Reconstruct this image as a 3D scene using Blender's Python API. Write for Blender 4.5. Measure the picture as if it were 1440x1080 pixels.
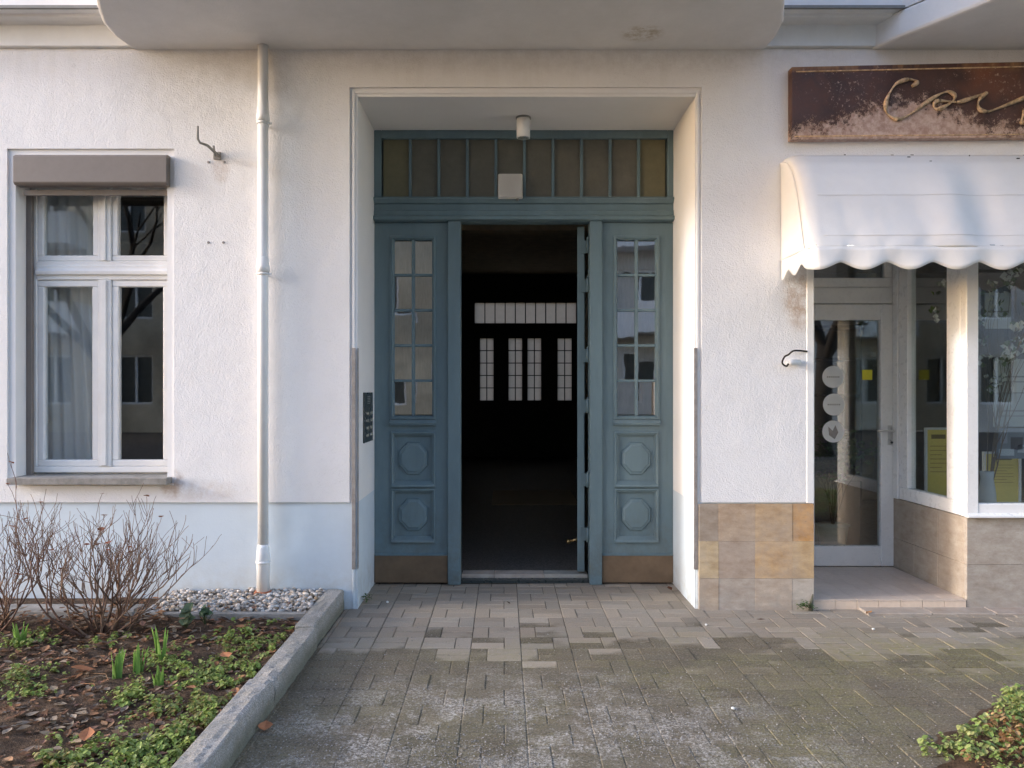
import bpy, math, random
from mathutils import Vector, noise
for o in list(bpy.data.objects): bpy.data.objects.remove(o)
S = bpy.context.scene
COL = S.collection
R = math.radians
rnd = random.Random(7)

# ------------------------------------------------------------------ camera, sky, sun, exposure
F = 1082.0; VX, VY, H = 708.0, 551.0, 1.46
cam = bpy.data.cameras.new('camera'); co = bpy.data.objects.new('camera', cam); COL.objects.link(co)
co.location = (0, 0, H); co.rotation_euler = (R(90), 0, 0)
cam.sensor_width = 36; cam.lens = 36 * F / 1440
cam.shift_x = 12 / 1440; cam.shift_y = 11 / 1440
cam.clip_start = 0.05; cam.clip_end = 500
S.camera = co
sd = Vector((1.0, 0.165, -0.31)).normalized()
w = bpy.data.worlds.new('World'); S.world = w; w.use_nodes = True
nt = w.node_tree; bg = nt.nodes['Background']
sky = nt.nodes.new('ShaderNodeTexSky'); sky.sky_type = 'NISHITA'; sky.sun_disc = False
sky.sun_elevation = math.asin(-sd.z); sky.sun_rotation = math.atan2(-sd.x, -sd.y) % (2 * math.pi)
sky.air_density = 1.0; sky.dust_density = 1.0; sky.ozone_density = 1.0
wb = nt.nodes.new('ShaderNodeMix'); wb.data_type = 'RGBA'; wb.blend_type = 'MULTIPLY'; wb.inputs[0].default_value = 1
wb.inputs[7].default_value = (1.025, 0.97, 1.04, 1); nt.links.new(sky.outputs[0], wb.inputs[6]); nt.links.new(wb.outputs[2], bg.inputs[0]); bg.inputs[1].default_value = 0.15
sl = bpy.data.lights.new('sun', 'SUN'); so = bpy.data.objects.new('sun', sl); COL.objects.link(so)
sl.energy = 0.6; sl.angle = R(6.0); sl.color = (1.0, 0.985, 0.97)
so.rotation_euler = sd.to_track_quat('-Z', 'Y').to_euler(); so.location = (-8, -2, 9)
S.view_settings.view_transform = 'Standard'; S.view_settings.look = 'None'
S.view_settings.gamma = 1; S.view_settings.exposure = 2.1
S.render.engine = 'CYCLES'

# ------------------------------------------------------------------ helpers
def px(p, Y): return (p - VX) * Y / F          # photo column -> metres at distance Y
def pz(p, Y): return H - (p - VY) * Y / F      # photo row -> metres at distance Y
WL = {}
def tag(o, label=None, cat=None, group=None, kind=None):
    if label: o['label'] = label
    if cat: o['category'] = cat
    if group: o['group'] = group
    if kind: o['kind'] = kind
    return o
def empty(name, loc, label=None, cat=None, group=None, parent=None):
    o = bpy.data.objects.new(name, None); COL.objects.link(o)
    o.empty_display_size = 0.1
    wl = Vector(loc); WL[o] = wl
    if parent: o.parent = parent; o.location = wl - WL[parent]
    else: o.location = wl
    return tag(o, label, cat, group)

class MB:
    def __init__(s): s.v = []; s.f = []; s.c = []; s.m = []; s.col = (1, 1, 1); s.mi = 0; s.smooth = False; s.sm = []
    def face(s, idx): s.f.append(idx); s.c.append(s.col); s.m.append(s.mi); s.sm.append(s.smooth)
    def quad(s, a, b, c, d):
        n = len(s.v); s.v += [a, b, c, d]; s.face((n, n+1, n+2, n+3))
    def box(s, x0, x1, y0, y1, z0, z1):
        if x0 > x1: x0, x1 = x1, x0
        if y0 > y1: y0, y1 = y1, y0
        if z0 > z1: z0, z1 = z1, z0
        n = len(s.v)
        s.v += [(x0,y0,z0),(x1,y0,z0),(x1,y1,z0),(x0,y1,z0),(x0,y0,z1),(x1,y0,z1),(x1,y1,z1),(x0,y1,z1)]
        for f in ((0,3,2,1),(4,5,6,7),(0,1,5,4),(1,2,6,5),(2,3,7,6),(3,0,4,7)): s.face(tuple(n+i for i in f))
        return s
    def cbox(s, x0, x1, y0, y1, z0, z1, b):     # box with chamfered top
        n = len(s.v)
        s.v += [(x0,y0,z0),(x1,y0,z0),(x1,y1,z0),(x0,y1,z0),(x0,y0,z1-b),(x1,y0,z1-b),(x1,y1,z1-b),(x0,y1,z1-b),
                (x0+b,y0+b,z1),(x1-b,y0+b,z1),(x1-b,y1-b,z1),(x0+b,y1-b,z1)]
        for f in ((8,9,10,11),(0,1,5,4),(1,2,6,5),(2,3,7,6),(3,0,4,7),(4,5,9,8),(5,6,10,9),(6,7,11,10),(7,4,8,11)): s.face(tuple(n+i for i in f))
    def prism(s, pts, z0, z1):                  # footprint pts (x,y) ccw, extruded in z
        n = len(s.v); k = len(pts)
        s.v += [(p[0], p[1], z0) for p in pts] + [(p[0], p[1], z1) for p in pts]
        s.face(tuple(n + i for i in reversed(range(k)))); s.face(tuple(n + k + i for i in range(k)))
        for i in range(k):
            j = (i + 1) % k; s.face((n+i, n+j, n+k+j, n+k+i))
        return s
    def ext_x(s, prof, x0, x1):                 # profile (y,z) extruded along x
        n = len(s.v); k = len(prof)
        s.v += [(x0, p[0], p[1]) for p in prof] + [(x1, p[0], p[1]) for p in prof]
        s.face(tuple(n + i for i in range(k))); s.face(tuple(n + k + i for i in reversed(range(k))))
        for i in range(k):
            j = (i + 1) % k; s.face((n+j, n+i, n+k+i, n+k+j))
        return s
    def fprism(s, pts, y0, y1, pts1=None):      # outline (x,z) extruded in y, front at y0; optional smaller front outline
        pts1 = pts1 or pts
        n = len(s.v); k = len(pts)
        s.v += [(p[0], y1, p[1]) for p in pts] + [(p[0], y0, p[1]) for p in pts1]
        s.face(tuple(n + k + i for i in range(k))); s.face(tuple(n + i for i in reversed(range(k))))
        for i in range(k):
            j = (i + 1) % k; s.face((n+i, n+j, n+k+j, n+k+i))
        return s
    def mitre(s, x0, x1, z0, z1, prof):         # picture frame, prof = (inset, y) list
        n = len(s.v); k = len(prof)
        for ins, y in prof:
            s.v += [(x0+ins, y, z0+ins), (x1-ins, y, z0+ins), (x1-ins, y, z1-ins), (x0+ins, y, z1-ins)]
        for i in range(k - 1):
            for j in range(4):
                jj = (j + 1) % 4
                s.face((n+4*i+j, n+4*i+jj, n+4*i+4+jj, n+4*i+4+j))
        return s
    def tube(s, pts, rad, n=8, cap=True):
        pts = [Vector(p) for p in pts]; base = len(s.v); k = len(pts)
        if not hasattr(rad, '__len__'): rad = [rad] * k
        up = None
        for i, p in enumerate(pts):
            t = (pts[min(i+1, k-1)] - pts[max(i-1, 0)])
            if t.length < 1e-9: t = Vector((0, 0, 1))
            t.normalize()
            if up is None: up = Vector((1, 0, 0)) if abs(t.x) < 0.9 else Vector((0, 1, 0))
            a = t.cross(up); 
            if a.length < 1e-6: a = t.orthogonal()
            a.normalize(); b = t.cross(a).normalized(); up = a.cross(t).normalized() if False else up
            for q in range(n):
                an = 2 * math.pi * q / n
                s.v.append(tuple(p + (a * math.cos(an) + b * math.sin(an)) * rad[i]))
        sm = s.smooth; s.smooth = True
        for i in range(k - 1):
            for q in range(n):
                r2 = (q + 1) % n
                s.face((base+i*n+q, base+i*n+r2, base+(i+1)*n+r2, base+(i+1)*n+q))
        s.smooth = sm
        if cap:
            s.face(tuple(base + q for q in reversed(range(n)))); s.face(tuple(base + (k-1)*n + q for q in range(n)))
        return s
    def build(s, name, mat, parent=None, bevel=0, label=None, cat=None, group=None, kind=None, seg=1):
        me = bpy.data.meshes.new(name)
        if parent is not None: o0 = WL[parent]
        else:
            xs = [v[0] for v in s.v]; ys = [v[1] for v in s.v]; zs = [v[2] for v in s.v]
            o0 = Vector(((min(xs)+max(xs))/2, (min(ys)+max(ys))/2, min(zs)))
        me.from_pydata([(v[0]-o0.x, v[1]-o0.y, v[2]-o0.z) for v in s.v], [], s.f)
        mats = mat if isinstance(mat, (list, tuple)) else [mat]
        for m in mats: me.materials.append(m)
        me.polygons.foreach_set('material_index', s.m)
        me.polygons.foreach_set('use_smooth', s.sm)
        if any(c != (1, 1, 1) for c in s.c):
            at = me.color_attributes.new('tint', 'FLOAT_COLOR', 'CORNER'); buf = []
            for f, c in zip(s.f, s.c): buf += list(c + (1.0,)) * len(f)
            at.data.foreach_set('color', buf)
        me.update()
        o = bpy.data.objects.new(name, me); COL.objects.link(o)
        if parent is not None: o.parent = parent; WL[o] = o0.copy()
        else: o.location = o0; WL[o] = o0.copy()
        if bevel:
            b = o.modifiers.new('bevel', 'BEVEL'); b.width = bevel; b.segments = seg; b.limit_method = 'ANGLE'; b.angle_limit = R(40)
        return tag(o, label, cat, group, kind)

def holed(mb, x0, x1, z0, z1, holes, yf, yb):
    """wall slab with rectangular holes (x0,x1,z0,z1); clean front, back and reveal faces"""
    xs = sorted({x0, x1} | {h for q in holes for h in q[:2] if x0 < h < x1})
    zs = sorted({z0, z1} | {h for q in holes for h in q[2:] if z0 < h < z1})
    def solid(i, j):
        if i < 0 or j < 0 or i >= len(xs)-1 or j >= len(zs)-1: return False
        cx = (xs[i]+xs[i+1])/2; cz = (zs[j]+zs[j+1])/2
        return not any(h[0] < cx < h[1] and h[2] < cz < h[3] for h in holes)
    for i in range(len(xs)-1):
        for j in range(len(zs)-1):
            if not solid(i, j): continue
            a, b, c, d = xs[i], xs[i+1], zs[j], zs[j+1]
            mb.quad((a,yf,c),(b,yf,c),(b,yf,d),(a,yf,d)); mb.quad((b,yb,c),(a,yb,c),(a,yb,d),(b,yb,d))
            if not solid(i-1, j): mb.quad((a,yb,c),(a,yf,c),(a,yf,d),(a,yb,d))
            if not solid(i+1, j): mb.quad((b,yf,c),(b,yb,c),(b,yb,d),(b,yf,d))
            if not solid(i, j-1): mb.quad((a,yb,c),(b,yb,c),(b,yf,c),(a,yf,c))
            if not solid(i, j+1): mb.quad((a,yf,d),(b,yf,d),(b,yb,d),(a,yb,d))
    return mb

# ------------------------------------------------------------------ materials
class NT:
    def __init__(s, name):
        s.m = bpy.data.materials.new(name); s.m.use_nodes = True; s.t = s.m.node_tree
        s.b = s.t.nodes['Principled BSDF']; s.out = s.t.nodes['Material Output']
        g = s.t.nodes.new('ShaderNodeNewGeometry'); s.P = g.outputs['Position']; s.geo = g
    def n(s, typ, **kw):
        nd = s.t.nodes.new(typ)
        for k, v in kw.items(): setattr(nd, k, v)
        return nd
    def L(s, a, b): s.t.links.new(a, b)
    def noise(s, scale, detail=4, rough=0.6, vec=None, dist=0.0):
        nd = s.n('ShaderNodeTexNoise'); nd.inputs['Scale'].default_value = scale; nd.inputs['Detail'].default_value = detail
        nd.inputs['Roughness'].default_value = rough; nd.inputs['Distortion'].default_value = dist
        s.L(vec or s.P, nd.inputs['Vector']); return nd.outputs['Fac']
    def mapr(s, val, a, b, c=0.0, d=1.0, smooth=False):
        nd = s.n('ShaderNodeMapRange'); 
        if smooth: nd.interpolation_type = 'SMOOTHSTEP'
        s.L(val, nd.inputs[0])
        for i, v in enumerate((a, b, c, d)): nd.inputs[i+1].default_value = v
        return nd.outputs[0]
    def mix(s, fac, a, b, mode='MIX'):
        nd = s.n('ShaderNodeMix', data_type='RGBA', blend_type=mode)
        for sock, v in ((nd.inputs[0], fac), (nd.inputs[6], a), (nd.inputs[7], b)):
            if hasattr(v, 'is_output') or isinstance(v, bpy.types.NodeSocket): s.L(v, sock)
            elif isinstance(v, (int, float)): sock.default_value = v
            else: sock.default_value = tuple(v) + (1,)
        return nd.outputs[2]
    def math(s, op, a, b=0.0):
        nd = s.n('ShaderNodeMath', operation=op)
        for i, v in enumerate((a, b)):
            if isinstance(v, bpy.types.NodeSocket): s.L(v, nd.inputs[i])
            else: nd.inputs[i].default_value = v
        return nd.outputs[0]
    def xyz(s):
        nd = s.n('ShaderNodeSeparateXYZ'); s.L(s.P, nd.inputs[0]); return nd.outputs
    def scaled(s, v):
        nd = s.n('ShaderNodeMapping'); nd.inputs['Scale'].default_value = v; s.L(s.P, nd.inputs[0]); return nd.outputs[0]
    def attr(s):
        nd = s.n('ShaderNodeAttribute'); nd.attribute_name = 'tint'; return nd.outputs['Color']
    def bump(s, h, dist, strength=1.0, normal=None):
        nd = s.n('ShaderNodeBump'); nd.inputs['Distance'].default_value = dist; nd.inputs['Strength'].default_value = strength
        s.L(h, nd.inputs['Height'])
        if normal is not None: s.L(normal, nd.inputs['Normal'])
        s.L(nd.outputs[0], s.b.inputs['Normal']); return nd.outputs[0]
    def set(s, color=None, rough=0.6, metal=0.0, spec=0.5):
        if color is not None:
            if isinstance(color, bpy.types.NodeSocket): s.L(color, s.b.inputs['Base Color'])
            else: s.b.inputs['Base Color'].default_value = tuple(color) + (1,)
        if isinstance(rough, bpy.types.NodeSocket): s.L(rough, s.b.inputs['Roughness'])
        else: s.b.inputs['Roughness'].default_value = rough
        s.b.inputs['Metallic'].default_value = metal
        s.b.inputs['Specular IOR Level'].default_value = spec
        return s

def paint(name, c, rough=0.45, var=0.12, scale=6.0, bump=0.0006, bscale=120, metal=0.0, spec=0.5):
    t = NT(name); f = t.noise(scale, 5, 0.65)
    c2 = tuple(x * (1 - var * 1.6) for x in c); c1 = tuple(min(1, x * (1 + var * 0.5)) for x in c)
    t.set(t.mix(t.mapr(f, 0.3, 0.7), c1, c2), t.mapr(t.noise(scale * 4, 3), 0.3, 0.7, rough - 0.08, rough + 0.1), metal, spec)
    if bump: t.bump(t.noise(bscale, 3), bump)
    return t.m

def stucco_mat():
    t = NT('rough_stucco')
    dirt = t.mapr(t.noise(1.3, 6, 0.7), 0.42, 0.72, 0, 0.45)
    z = t.xyz()[2]
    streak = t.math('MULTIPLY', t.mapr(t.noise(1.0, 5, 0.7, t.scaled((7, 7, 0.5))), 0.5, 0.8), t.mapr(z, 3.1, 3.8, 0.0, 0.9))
    c = t.mix(dirt, (0.80, 0.795, 0.80), (0.70, 0.69, 0.68))
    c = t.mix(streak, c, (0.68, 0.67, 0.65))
    c = t.mix(t.mapr(t.noise(220, 2), 0.62, 0.75, 0, 0.25), c, (0.5, 0.48, 0.46))
    def blob(c, x0, z0, rx, rz, col, amt):
        Xx, Yy, Zz = t.xyz()
        ax = t.math('DIVIDE', t.math('SUBTRACT', Xx, x0), rx); az = t.math('DIVIDE', t.math('SUBTRACT', Zz, z0), rz)
        d = t.math('ADD', t.math('MULTIPLY', ax, ax), t.math('MULTIPLY', az, az))
        f = t.math('MULTIPLY', t.mapr(d, 1, 0, 0, 1, True), t.mapr(t.noise(14, 6, 0.75), 0.35, 0.62))
        return t.mix(t.math('MULTIPLY', f, amt), c, col)
    c = blob(c, 2.0, 2.08, .16, .26, (0.40, 0.27, 0.18), 0.75)
    c = blob(c, -2.22, .84, .10, .12, (0.36, 0.24, 0.16), 0.8)
    c = blob(c, -2.05, .80, .35, .10, (0.55, 0.47, 0.40), 0.5)
    c = blob(c, -1.9, 2.95, .08, .12, (0.42, 0.30, 0.22), 0.4)
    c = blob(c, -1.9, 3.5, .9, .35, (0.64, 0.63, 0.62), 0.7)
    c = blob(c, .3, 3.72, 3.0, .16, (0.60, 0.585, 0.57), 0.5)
    c = t.mix(t.mapr(t.math('ABSOLUTE', t.math('SUBTRACT', t.noise(.9, 8, 0.6, dist=.6), 0.5)), 0.0, 0.0012, 0.22, 0.0), c, (0.35, 0.33, 0.31))
    t.set(c, 0.9, spec=0.2)
    v = t.n('ShaderNodeTexVoronoi'); v.feature = 'SMOOTH_F1'; v.inputs['Scale'].default_value = 120; v.inputs['Smoothness'].default_value = 0.6
    wob = t.n('ShaderNodeMix', data_type='VECTOR'); 
    t.L(t.P, v.inputs['Vector'])
    h = t.math('ADD', t.math('MULTIPLY', t.noise(85, 5, 0.6, dist=0.7), 1.0), t.math('MULTIPLY', v.outputs['Distance'], 0.6))
    n1 = t.bump(h, 0.0040, 0.8)
    t.bump(t.noise(5, 3), 0.012, 0.6, n1)
    return t.m
def smooth_wall():
    t = NT('smooth_render')
    z = t.xyz()[2]
    wob = t.math('ADD', z, t.math('MULTIPLY', t.math('SUBTRACT', t.noise(25, 2), 0.5), 0.006))
    low = t.math('LESS_THAN', wob, 0.716)
    c = t.mix(t.mapr(t.noise(2.0, 6, 0.7), 0.4, 0.75, 0, 0.4), (0.80, 0.80, 0.80), (0.69, 0.69, 0.68))
    b = t.mix(t.mapr(t.noise(2.2, 6, 0.7), 0.4, 0.7, 0, 0.6), (0.60, 0.68, 0.74), (0.52, 0.59, 0.64))
    spl = t.math('MULTIPLY', t.mapr(z, 0.0, 0.34, 1.0, 0.0), t.mapr(t.noise(9, 6, 0.75), 0.35, 0.65))
    c = t.mix(low, c, b); c = t.mix(t.math('MULTIPLY', spl, 0.75), c, (0.40, 0.38, 0.33))
    t.set(c, 0.75, spec=0.3)
    n1 = t.bump(t.noise(90, 4), 0.0015, 0.6); t.bump(t.noise(7, 3), 0.006, 0.5, n1)
    return t.m
def travertine(name='travertine', amt=1.0):
    t = NT(name); a = t.attr()
    f = t.noise(9, 8, 0.7, t.scaled((1, 1, 2.2)))
    c = t.mix(t.mapr(f, 0.35, 0.7), a, t.mix(1.0, a, (0.62, 0.56, 0.50), 'MULTIPLY')); c = t.mix(t.mapr(t.noise(4, 5, 0.75), 0.4, 0.65, 0, 0.5), c, (0.42, 0.36, 0.30))
    pits = t.mapr(t.noise(60, 4, 0.6, t.scaled((1, 1, 2.5))), 0.6, 0.72)
    c = t.mix(t.math('MULTIPLY', pits, 0.5), c, (0.16, 0.13, 0.10))
    z = t.xyz()[2]
    g = t.math('MULTIPLY', t.mapr(z, 0.0, 0.3, 1, 0), t.mapr(t.noise(11, 6, 0.7), 0.4, 0.65))
    c = t.mix(t.math('MULTIPLY', g, 0.6), c, (0.30, 0.28, 0.25))
    t.set(c, 0.65); t.bump(t.noise(60, 5), 0.0015); return t.m
def paver_mat():
    t = NT('concrete_pavers'); a = t.attr(); X, Y, Z = t.xyz()
    fine = t.noise(260, 3, 0.7)
    base = t.mix(0.60, (0.34, 0.295, 0.24), t.mix(1.0, (0.39, 0.34, 0.275), a, 'MULTIPLY'))
    base = t.mix(t.mapr(fine, 0.35, 0.7), base, t.mix(1.0, base, (0.62, 0.60, 0.57), 'MULTIPLY'))
    # soiled zone away from the entrance, moss to the right
    sep = t.n('ShaderNodeSeparateColor'); t.L(a, sep.inputs[0])
    edge = t.math('ADD', t.math('ADD', Y, t.math('MULTIPLY', t.math('SUBTRACT', t.noise(1.1, 4, 0.6), 0.5), 2.2)), t.math('MULTIPLY', t.math('SUBTRACT', sep.outputs[0], 0.9), 1.1))
    soil = t.mapr(edge, 4.5, 4.32, 0, 1, True)
    dirtc = t.mix(t.mapr(t.noise(3, 5, 0.7), 0.35, 0.65), (0.20, 0.165, 0.105), (0.125, 0.10, 0.062))
    dirtc = t.mix(1.0, dirtc, t.mix(0.45, (1, 1, 1), a), 'MULTIPLY')
    c = t.mix(t.math('MULTIPLY', soil, 0.88), base, dirtc)
    mossm = t.math('MULTIPLY', t.mapr(t.noise(1.1, 4, 0.7), 0.42, 0.62, 0, 1, True), t.mapr(X, -0.6, 2.2, 0.25, 0.8))
    mossm = t.math('MULTIPLY', mossm, t.mapr(Y, 5.0, 4.3, 0, 1, True))
    c = t.mix(t.math('MULTIPLY', mossm, t.mapr(t.noise(30, 4, 0.7), 0.3, 0.6)), c, (0.23, 0.205, 0.08))
    # pale gritty smear in the middle foreground
    dx = t.math('MULTIPLY', t.math('SUBTRACT', X, 0.1), 0.8); dy = t.math('MULTIPLY', t.math('SUBTRACT', Y, 2.95), 1.0)
    rr = t.math('ADD', t.math('MULTIPLY', dx, dx), t.math('MULTIPLY', dy, dy))
    gz = t.math('MULTIPLY', t.mapr(rr, 1.7, 0.3, 0, 1, True), t.mapr(t.noise(2.6, 6, 0.85), 0.47, 0.57))
    sp = t.mapr(t.noise(62, 5, 0.9), 0.46, 0.56)
    c = t.mix(t.math('MULTIPLY', gz, t.math('MULTIPLY', sp, 0.85)), c, (0.60, 0.555, 0.49))
    c = t.mix(t.math('MULTIPLY', t.mapr(t.noise(100, 3, 0.85), 0.52, 0.42), t.math('MULTIPLY', soil, 0.55)), c, (0.045, 0.04, 0.033))
    sp2 = t.mapr(t.noise(90, 4, 0.85), 0.53, 0.66)
    c = t.mix(t.math('MULTIPLY', sp2, t.math('MULTIPLY', soil, 0.6)), c, (0.40, 0.37, 0.32))
    t.set(c, 0.85, spec=0.25); t.bump(t.math('ADD', fine, t.math('MULTIPLY', t.noise(40, 4), 1.5)), 0.0025, 0.8)
    return t.m
def granite():
    t = NT('granite'); z = t.xyz()[2]
    n = t.noise(170, 3, 0.8)
    c = t.mix(t.mapr(n, 0.4, 0.62), (0.20, 0.185, 0.165), (0.52, 0.49, 0.45))
    c = t.mix(t.mapr(t.noise(5, 5, 0.7), 0.4, 0.7, 0, 0.6), c, (0.20, 0.19, 0.14))
    c = t.mix(t.math('MULTIPLY', t.mapr(z, 0.09, 0.03), 0.6), c, (0.10, 0.10, 0.05))
    t.set(c, 0.8); t.bump(t.math('ADD', n, t.math('MULTIPLY', t.noise(25, 5), 3)), 0.004); return t.m
def soil_mat():
    t = NT('soil'); n = t.noise(18, 8, 0.75)
    c = t.mix(t.mapr(n, 0.35, 0.7), (0.055, 0.038, 0.027), (0.20, 0.135, 0.09))
    c = t.mix(t.mapr(t.noise(90, 3), 0.6, 0.7, 0, 0.6), c, (0.19, 0.12, 0.07))
    t.set(c, 0.95, spec=0.1); t.bump(t.math('ADD', n, t.noise(120, 3)), 0.02); return t.m
def tinted(name, rough=0.7, var=0.3, trans=0.0, scale=40):
    t = NT(name); a = t.attr(); t.set(t.mix(t.mapr(t.noise(scale, 4), 0.3, 0.7, 0, var), a, t.mix(1.0, a, (0.5, 0.45, 0.4), 'MULTIPLY')), rough, spec=0.3)
    t.bump(t.noise(scale * 3, 3), 0.001)
    if trans:
        tr = t.n('ShaderNodeBsdfTranslucent'); t.L(a, tr.inputs[0]); mx = t.n('ShaderNodeMixShader'); mx.inputs[0].default_value = trans
        t.L(t.b.outputs[0], mx.inputs[1]); t.L(tr.outputs[0], mx.inputs[2]); t.L(mx.outputs[0], t.out.inputs[0])
    return t.m
def glass(name, r0=0.10, tint=(0.93, 0.96, 0.95), wav=0.0):
    t = NT(name)
    lw = t.n('ShaderNodeLayerWeight'); lw.inputs[0].default_value = 0.5
    fr = t.math('ADD', t.math('MULTIPLY', t.math('POWER', lw.outputs['Facing'], 4.0), 0.85), r0)
    gl = t.n('ShaderNodeBsdfGlossy'); gl.inputs['Roughness'].default_value = 0.015
    tr = t.n('ShaderNodeBsdfTransparent'); tr.inputs[0].default_value = tint + (1,)
    if wav:
        bp = t.n('ShaderNodeBump'); bp.inputs['Distance'].default_value = wav; t.L(t.noise(5, 2), bp.inputs['Height']); t.L(bp.outputs[0], gl.inputs['Normal'])
    mx = t.n('ShaderNodeMixShader'); t.L(fr, mx.inputs[0]); t.L(tr.outputs[0], mx.inputs[1]); t.L(gl.outputs[0], mx.inputs[2]); t.L(mx.outputs[0], t.out.inputs[0])
    return t.m
def sign_mat():
    t = NT('weathered_sign_board'); X, Y, Z = t.xyz()
    c = t.mix(t.mapr(t.noise(6, 6, 0.7), 0.35, 0.7), (0.050, 0.024, 0.020), (0.115, 0.056, 0.045))
    c = t.mix(t.mapr(t.noise(2.1, 3, 0.5), 0.56, 0.72, 0, 0.7), c, (0.24, 0.085, 0.04))
    c = t.mix(t.math('MULTIPLY', t.mapr(t.noise(42, 5, 0.8), 0.58, 0.63, 0, 0.75), t.mapr(t.noise(3.2, 3, 0.6), 0.45, 0.6)), c, (0.50, 0.36, 0.27))
    # peeled, chalky patch running up from the lower edge under the lettering
    h = t.math('SUBTRACT', Z, 3.145)
    hump = t.math('ADD', t.mapr(X, 1.95, 2.72, 0.05, 0.25, True), t.mapr(X, 2.72, 3.25, 0.0, -0.17, True))
    e = t.math('SUBTRACT', t.math('SUBTRACT', hump, h), t.math('MULTIPLY', t.math('SUBTRACT', t.noise(16, 8, 0.9), 0.5), 0.75))
    peel = t.mapr(e, -0.015, 0.03)
    c = t.mix(t.math('MULTIPLY', peel, 0.95), c, t.mix(t.mapr(t.noise(35, 4), 0.35, 0.65), (0.62, 0.46, 0.38), (0.40, 0.25, 0.19)))
    c = t.mix(t.math('MULTIPLY', t.mapr(Z, 3.57, 3.63), t.mapr(t.noise(4, 5, 0.7, t.scaled((1, 1, .2))), 0.45, 0.6)), c, (0.36, 0.19, 0.08))
    t.set(c, t.mapr(t.noise(12, 3), 0.3, 0.7, 0.45, 0.8)); t.bump(t.math('ADD', peel, t.noise(50, 5)), -0.002); return t.m
def frosted(name, c, tf):
    t = NT(name); t.set(t.mix(t.mapr(t.noise(12, 5, 0.7), 0.3, 0.7), c, tuple(x * (0.72 if sum(c) < 2 else .95) for x in c)), 0.35, spec=0.4)
    t.bump(t.noise(90, 3), 0.001)
    tr = t.n('ShaderNodeBsdfTranslucent'); tr.inputs[0].default_value = tuple(c) + (1,); mx = t.n('ShaderNodeMixShader'); mx.inputs[0].default_value = tf
    t.L(t.b.outputs[0], mx.inputs[1]); t.L(tr.outputs[0], mx.inputs[2]); t.L(mx.outputs[0], t.out.inputs[0]); return t.m

M = {}
M['stucco'] = stucco_mat(); M['wall'] = smooth_wall(); M['trav'] = travertine()
M['paver'] = paver_mat(); M['granite'] = granite(); M['soil'] = soil_mat()
M['white'] = paint('white_paint', (0.80, 0.80, 0.79), 0.35, 0.05)
M['pvc'] = paint('white_frame_plastic', (0.82, 0.82, 0.81), 0.3, 0.04)
def soffit_mat():
    t = NT('balcony_render'); X_, Y_, Z_ = t.xyz()
    c = t.mix(t.mapr(t.noise(2.2, 6, 0.7), 0.35, 0.7), (0.80, 0.785, 0.775), (0.71, 0.70, 0.685))
    ax = t.math('DIVIDE', t.math('SUBTRACT', X_, .89), .16); ay = t.math('DIVIDE', t.math('SUBTRACT', Y_, 4.93), .14)
    d = t.math('ADD', t.math('MULTIPLY', ax, ax), t.math('MULTIPLY', ay, ay))
    c = t.mix(t.math('MULTIPLY', t.mapr(d, 1, 0, 0, .8, True), t.mapr(t.noise(16, 6, .8), .42, .6)), c, (0.42, 0.34, 0.22))
    c = t.mix(t.mapr(t.noise(30, 4, .8), .70, .74, 0, .4), c, (0.35, 0.32, 0.28))
    t.set(c, 0.85, spec=0.2); t.bump(t.noise(60, 4), 0.002); return t.m
M['soffit'] = soffit_mat()
def door_paint():
    t = NT('teal_door_paint'); X_, Y_, Z_ = t.xyz()
    c = t.mix(t.mapr(t.noise(5, 6, 0.7, t.scaled((1, 1, .25))), 0.35, 0.68), (0.142, 0.212, 0.240), (0.108, 0.165, 0.192))
    gr = t.math('MULTIPLY', t.mapr(Z_, 0.75, 0.0, 0, 1), t.mapr(t.noise(7, 7, 0.8), 0.42, 0.62))
    c = t.mix(t.math('MULTIPLY', gr, 0.55), c, (0.10, 0.095, 0.075))
    ch = t.mapr(t.noise(38, 5, 0.8), 0.70, 0.73)
    c = t.mix(t.math('MULTIPLY', ch, 0.55), c, (0.22, 0.25, 0.25))
    t.set(c, t.mapr(t.noise(9, 5, 0.7), 0.3, 0.7, 0.32, 0.6))
    t.bump(t.math('ADD', t.noise(30, 5, 0.7, t.scaled((1, 1, .08))), t.math('MULTIPLY', ch, -0.3)), 0.0014); return t.m
M['teal'] = door_paint()
M['kick'] = paint('brown_kick_plate', (0.17, 0.115, 0.07), 0.5, 0.15, 8)
M['slate'] = paint('slate_grey', (0.22, 0.22, 0.21), 0.6)
M['shutter'] = paint('taupe_shutter', (0.19, 0.165, 0.15), 0.5, 0.06)
M['sill'] = paint('stone_sill', (0.30, 0.285, 0.26), 0.85, 0.25, 12, 0.003, 80)
M['metal'] = paint('grey_metal', (0.36, 0.33, 0.31), 0.5, 0.2, 20, metal=0.25)
M['steel'] = paint('steel', (0.62, 0.62, 0.6), 0.3, 0.05, metal=0.9)
M['brass'] = paint('brass', (0.75, 0.50, 0.22), 0.28, 0.1, metal=0.9)
M['dark'] = paint('dark_panel', (0.035, 0.045, 0.045), 0.3, 0.1)
M['hall'] = paint('hall_wall', (0.62, 0.54, 0.40), 0.8, 0.15)
M['hallfloor'] = paint('hall_floor', (0.17, 0.155, 0.14), 0.45, 0.6, 60)
M['darkwood'] = paint('dark_wood', (0.02, 0.015, 0.012), 0.5, 0.2)
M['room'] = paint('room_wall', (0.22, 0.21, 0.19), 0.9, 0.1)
M['shopwall'] = paint('shop_wall', (0.30, 0.26, 0.22), 0.9, 0.15, 2)
M['glass'] = glass('window_glass', 0.15)
M['oldglass'] = glass('old_wavy_glass', 0.32, (0.85, 0.83, 0.78), wav=0.00025)
M['amber'] = frosted('amber_frosted_glass', (0.215, 0.205, 0.165), 0.3)
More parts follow.
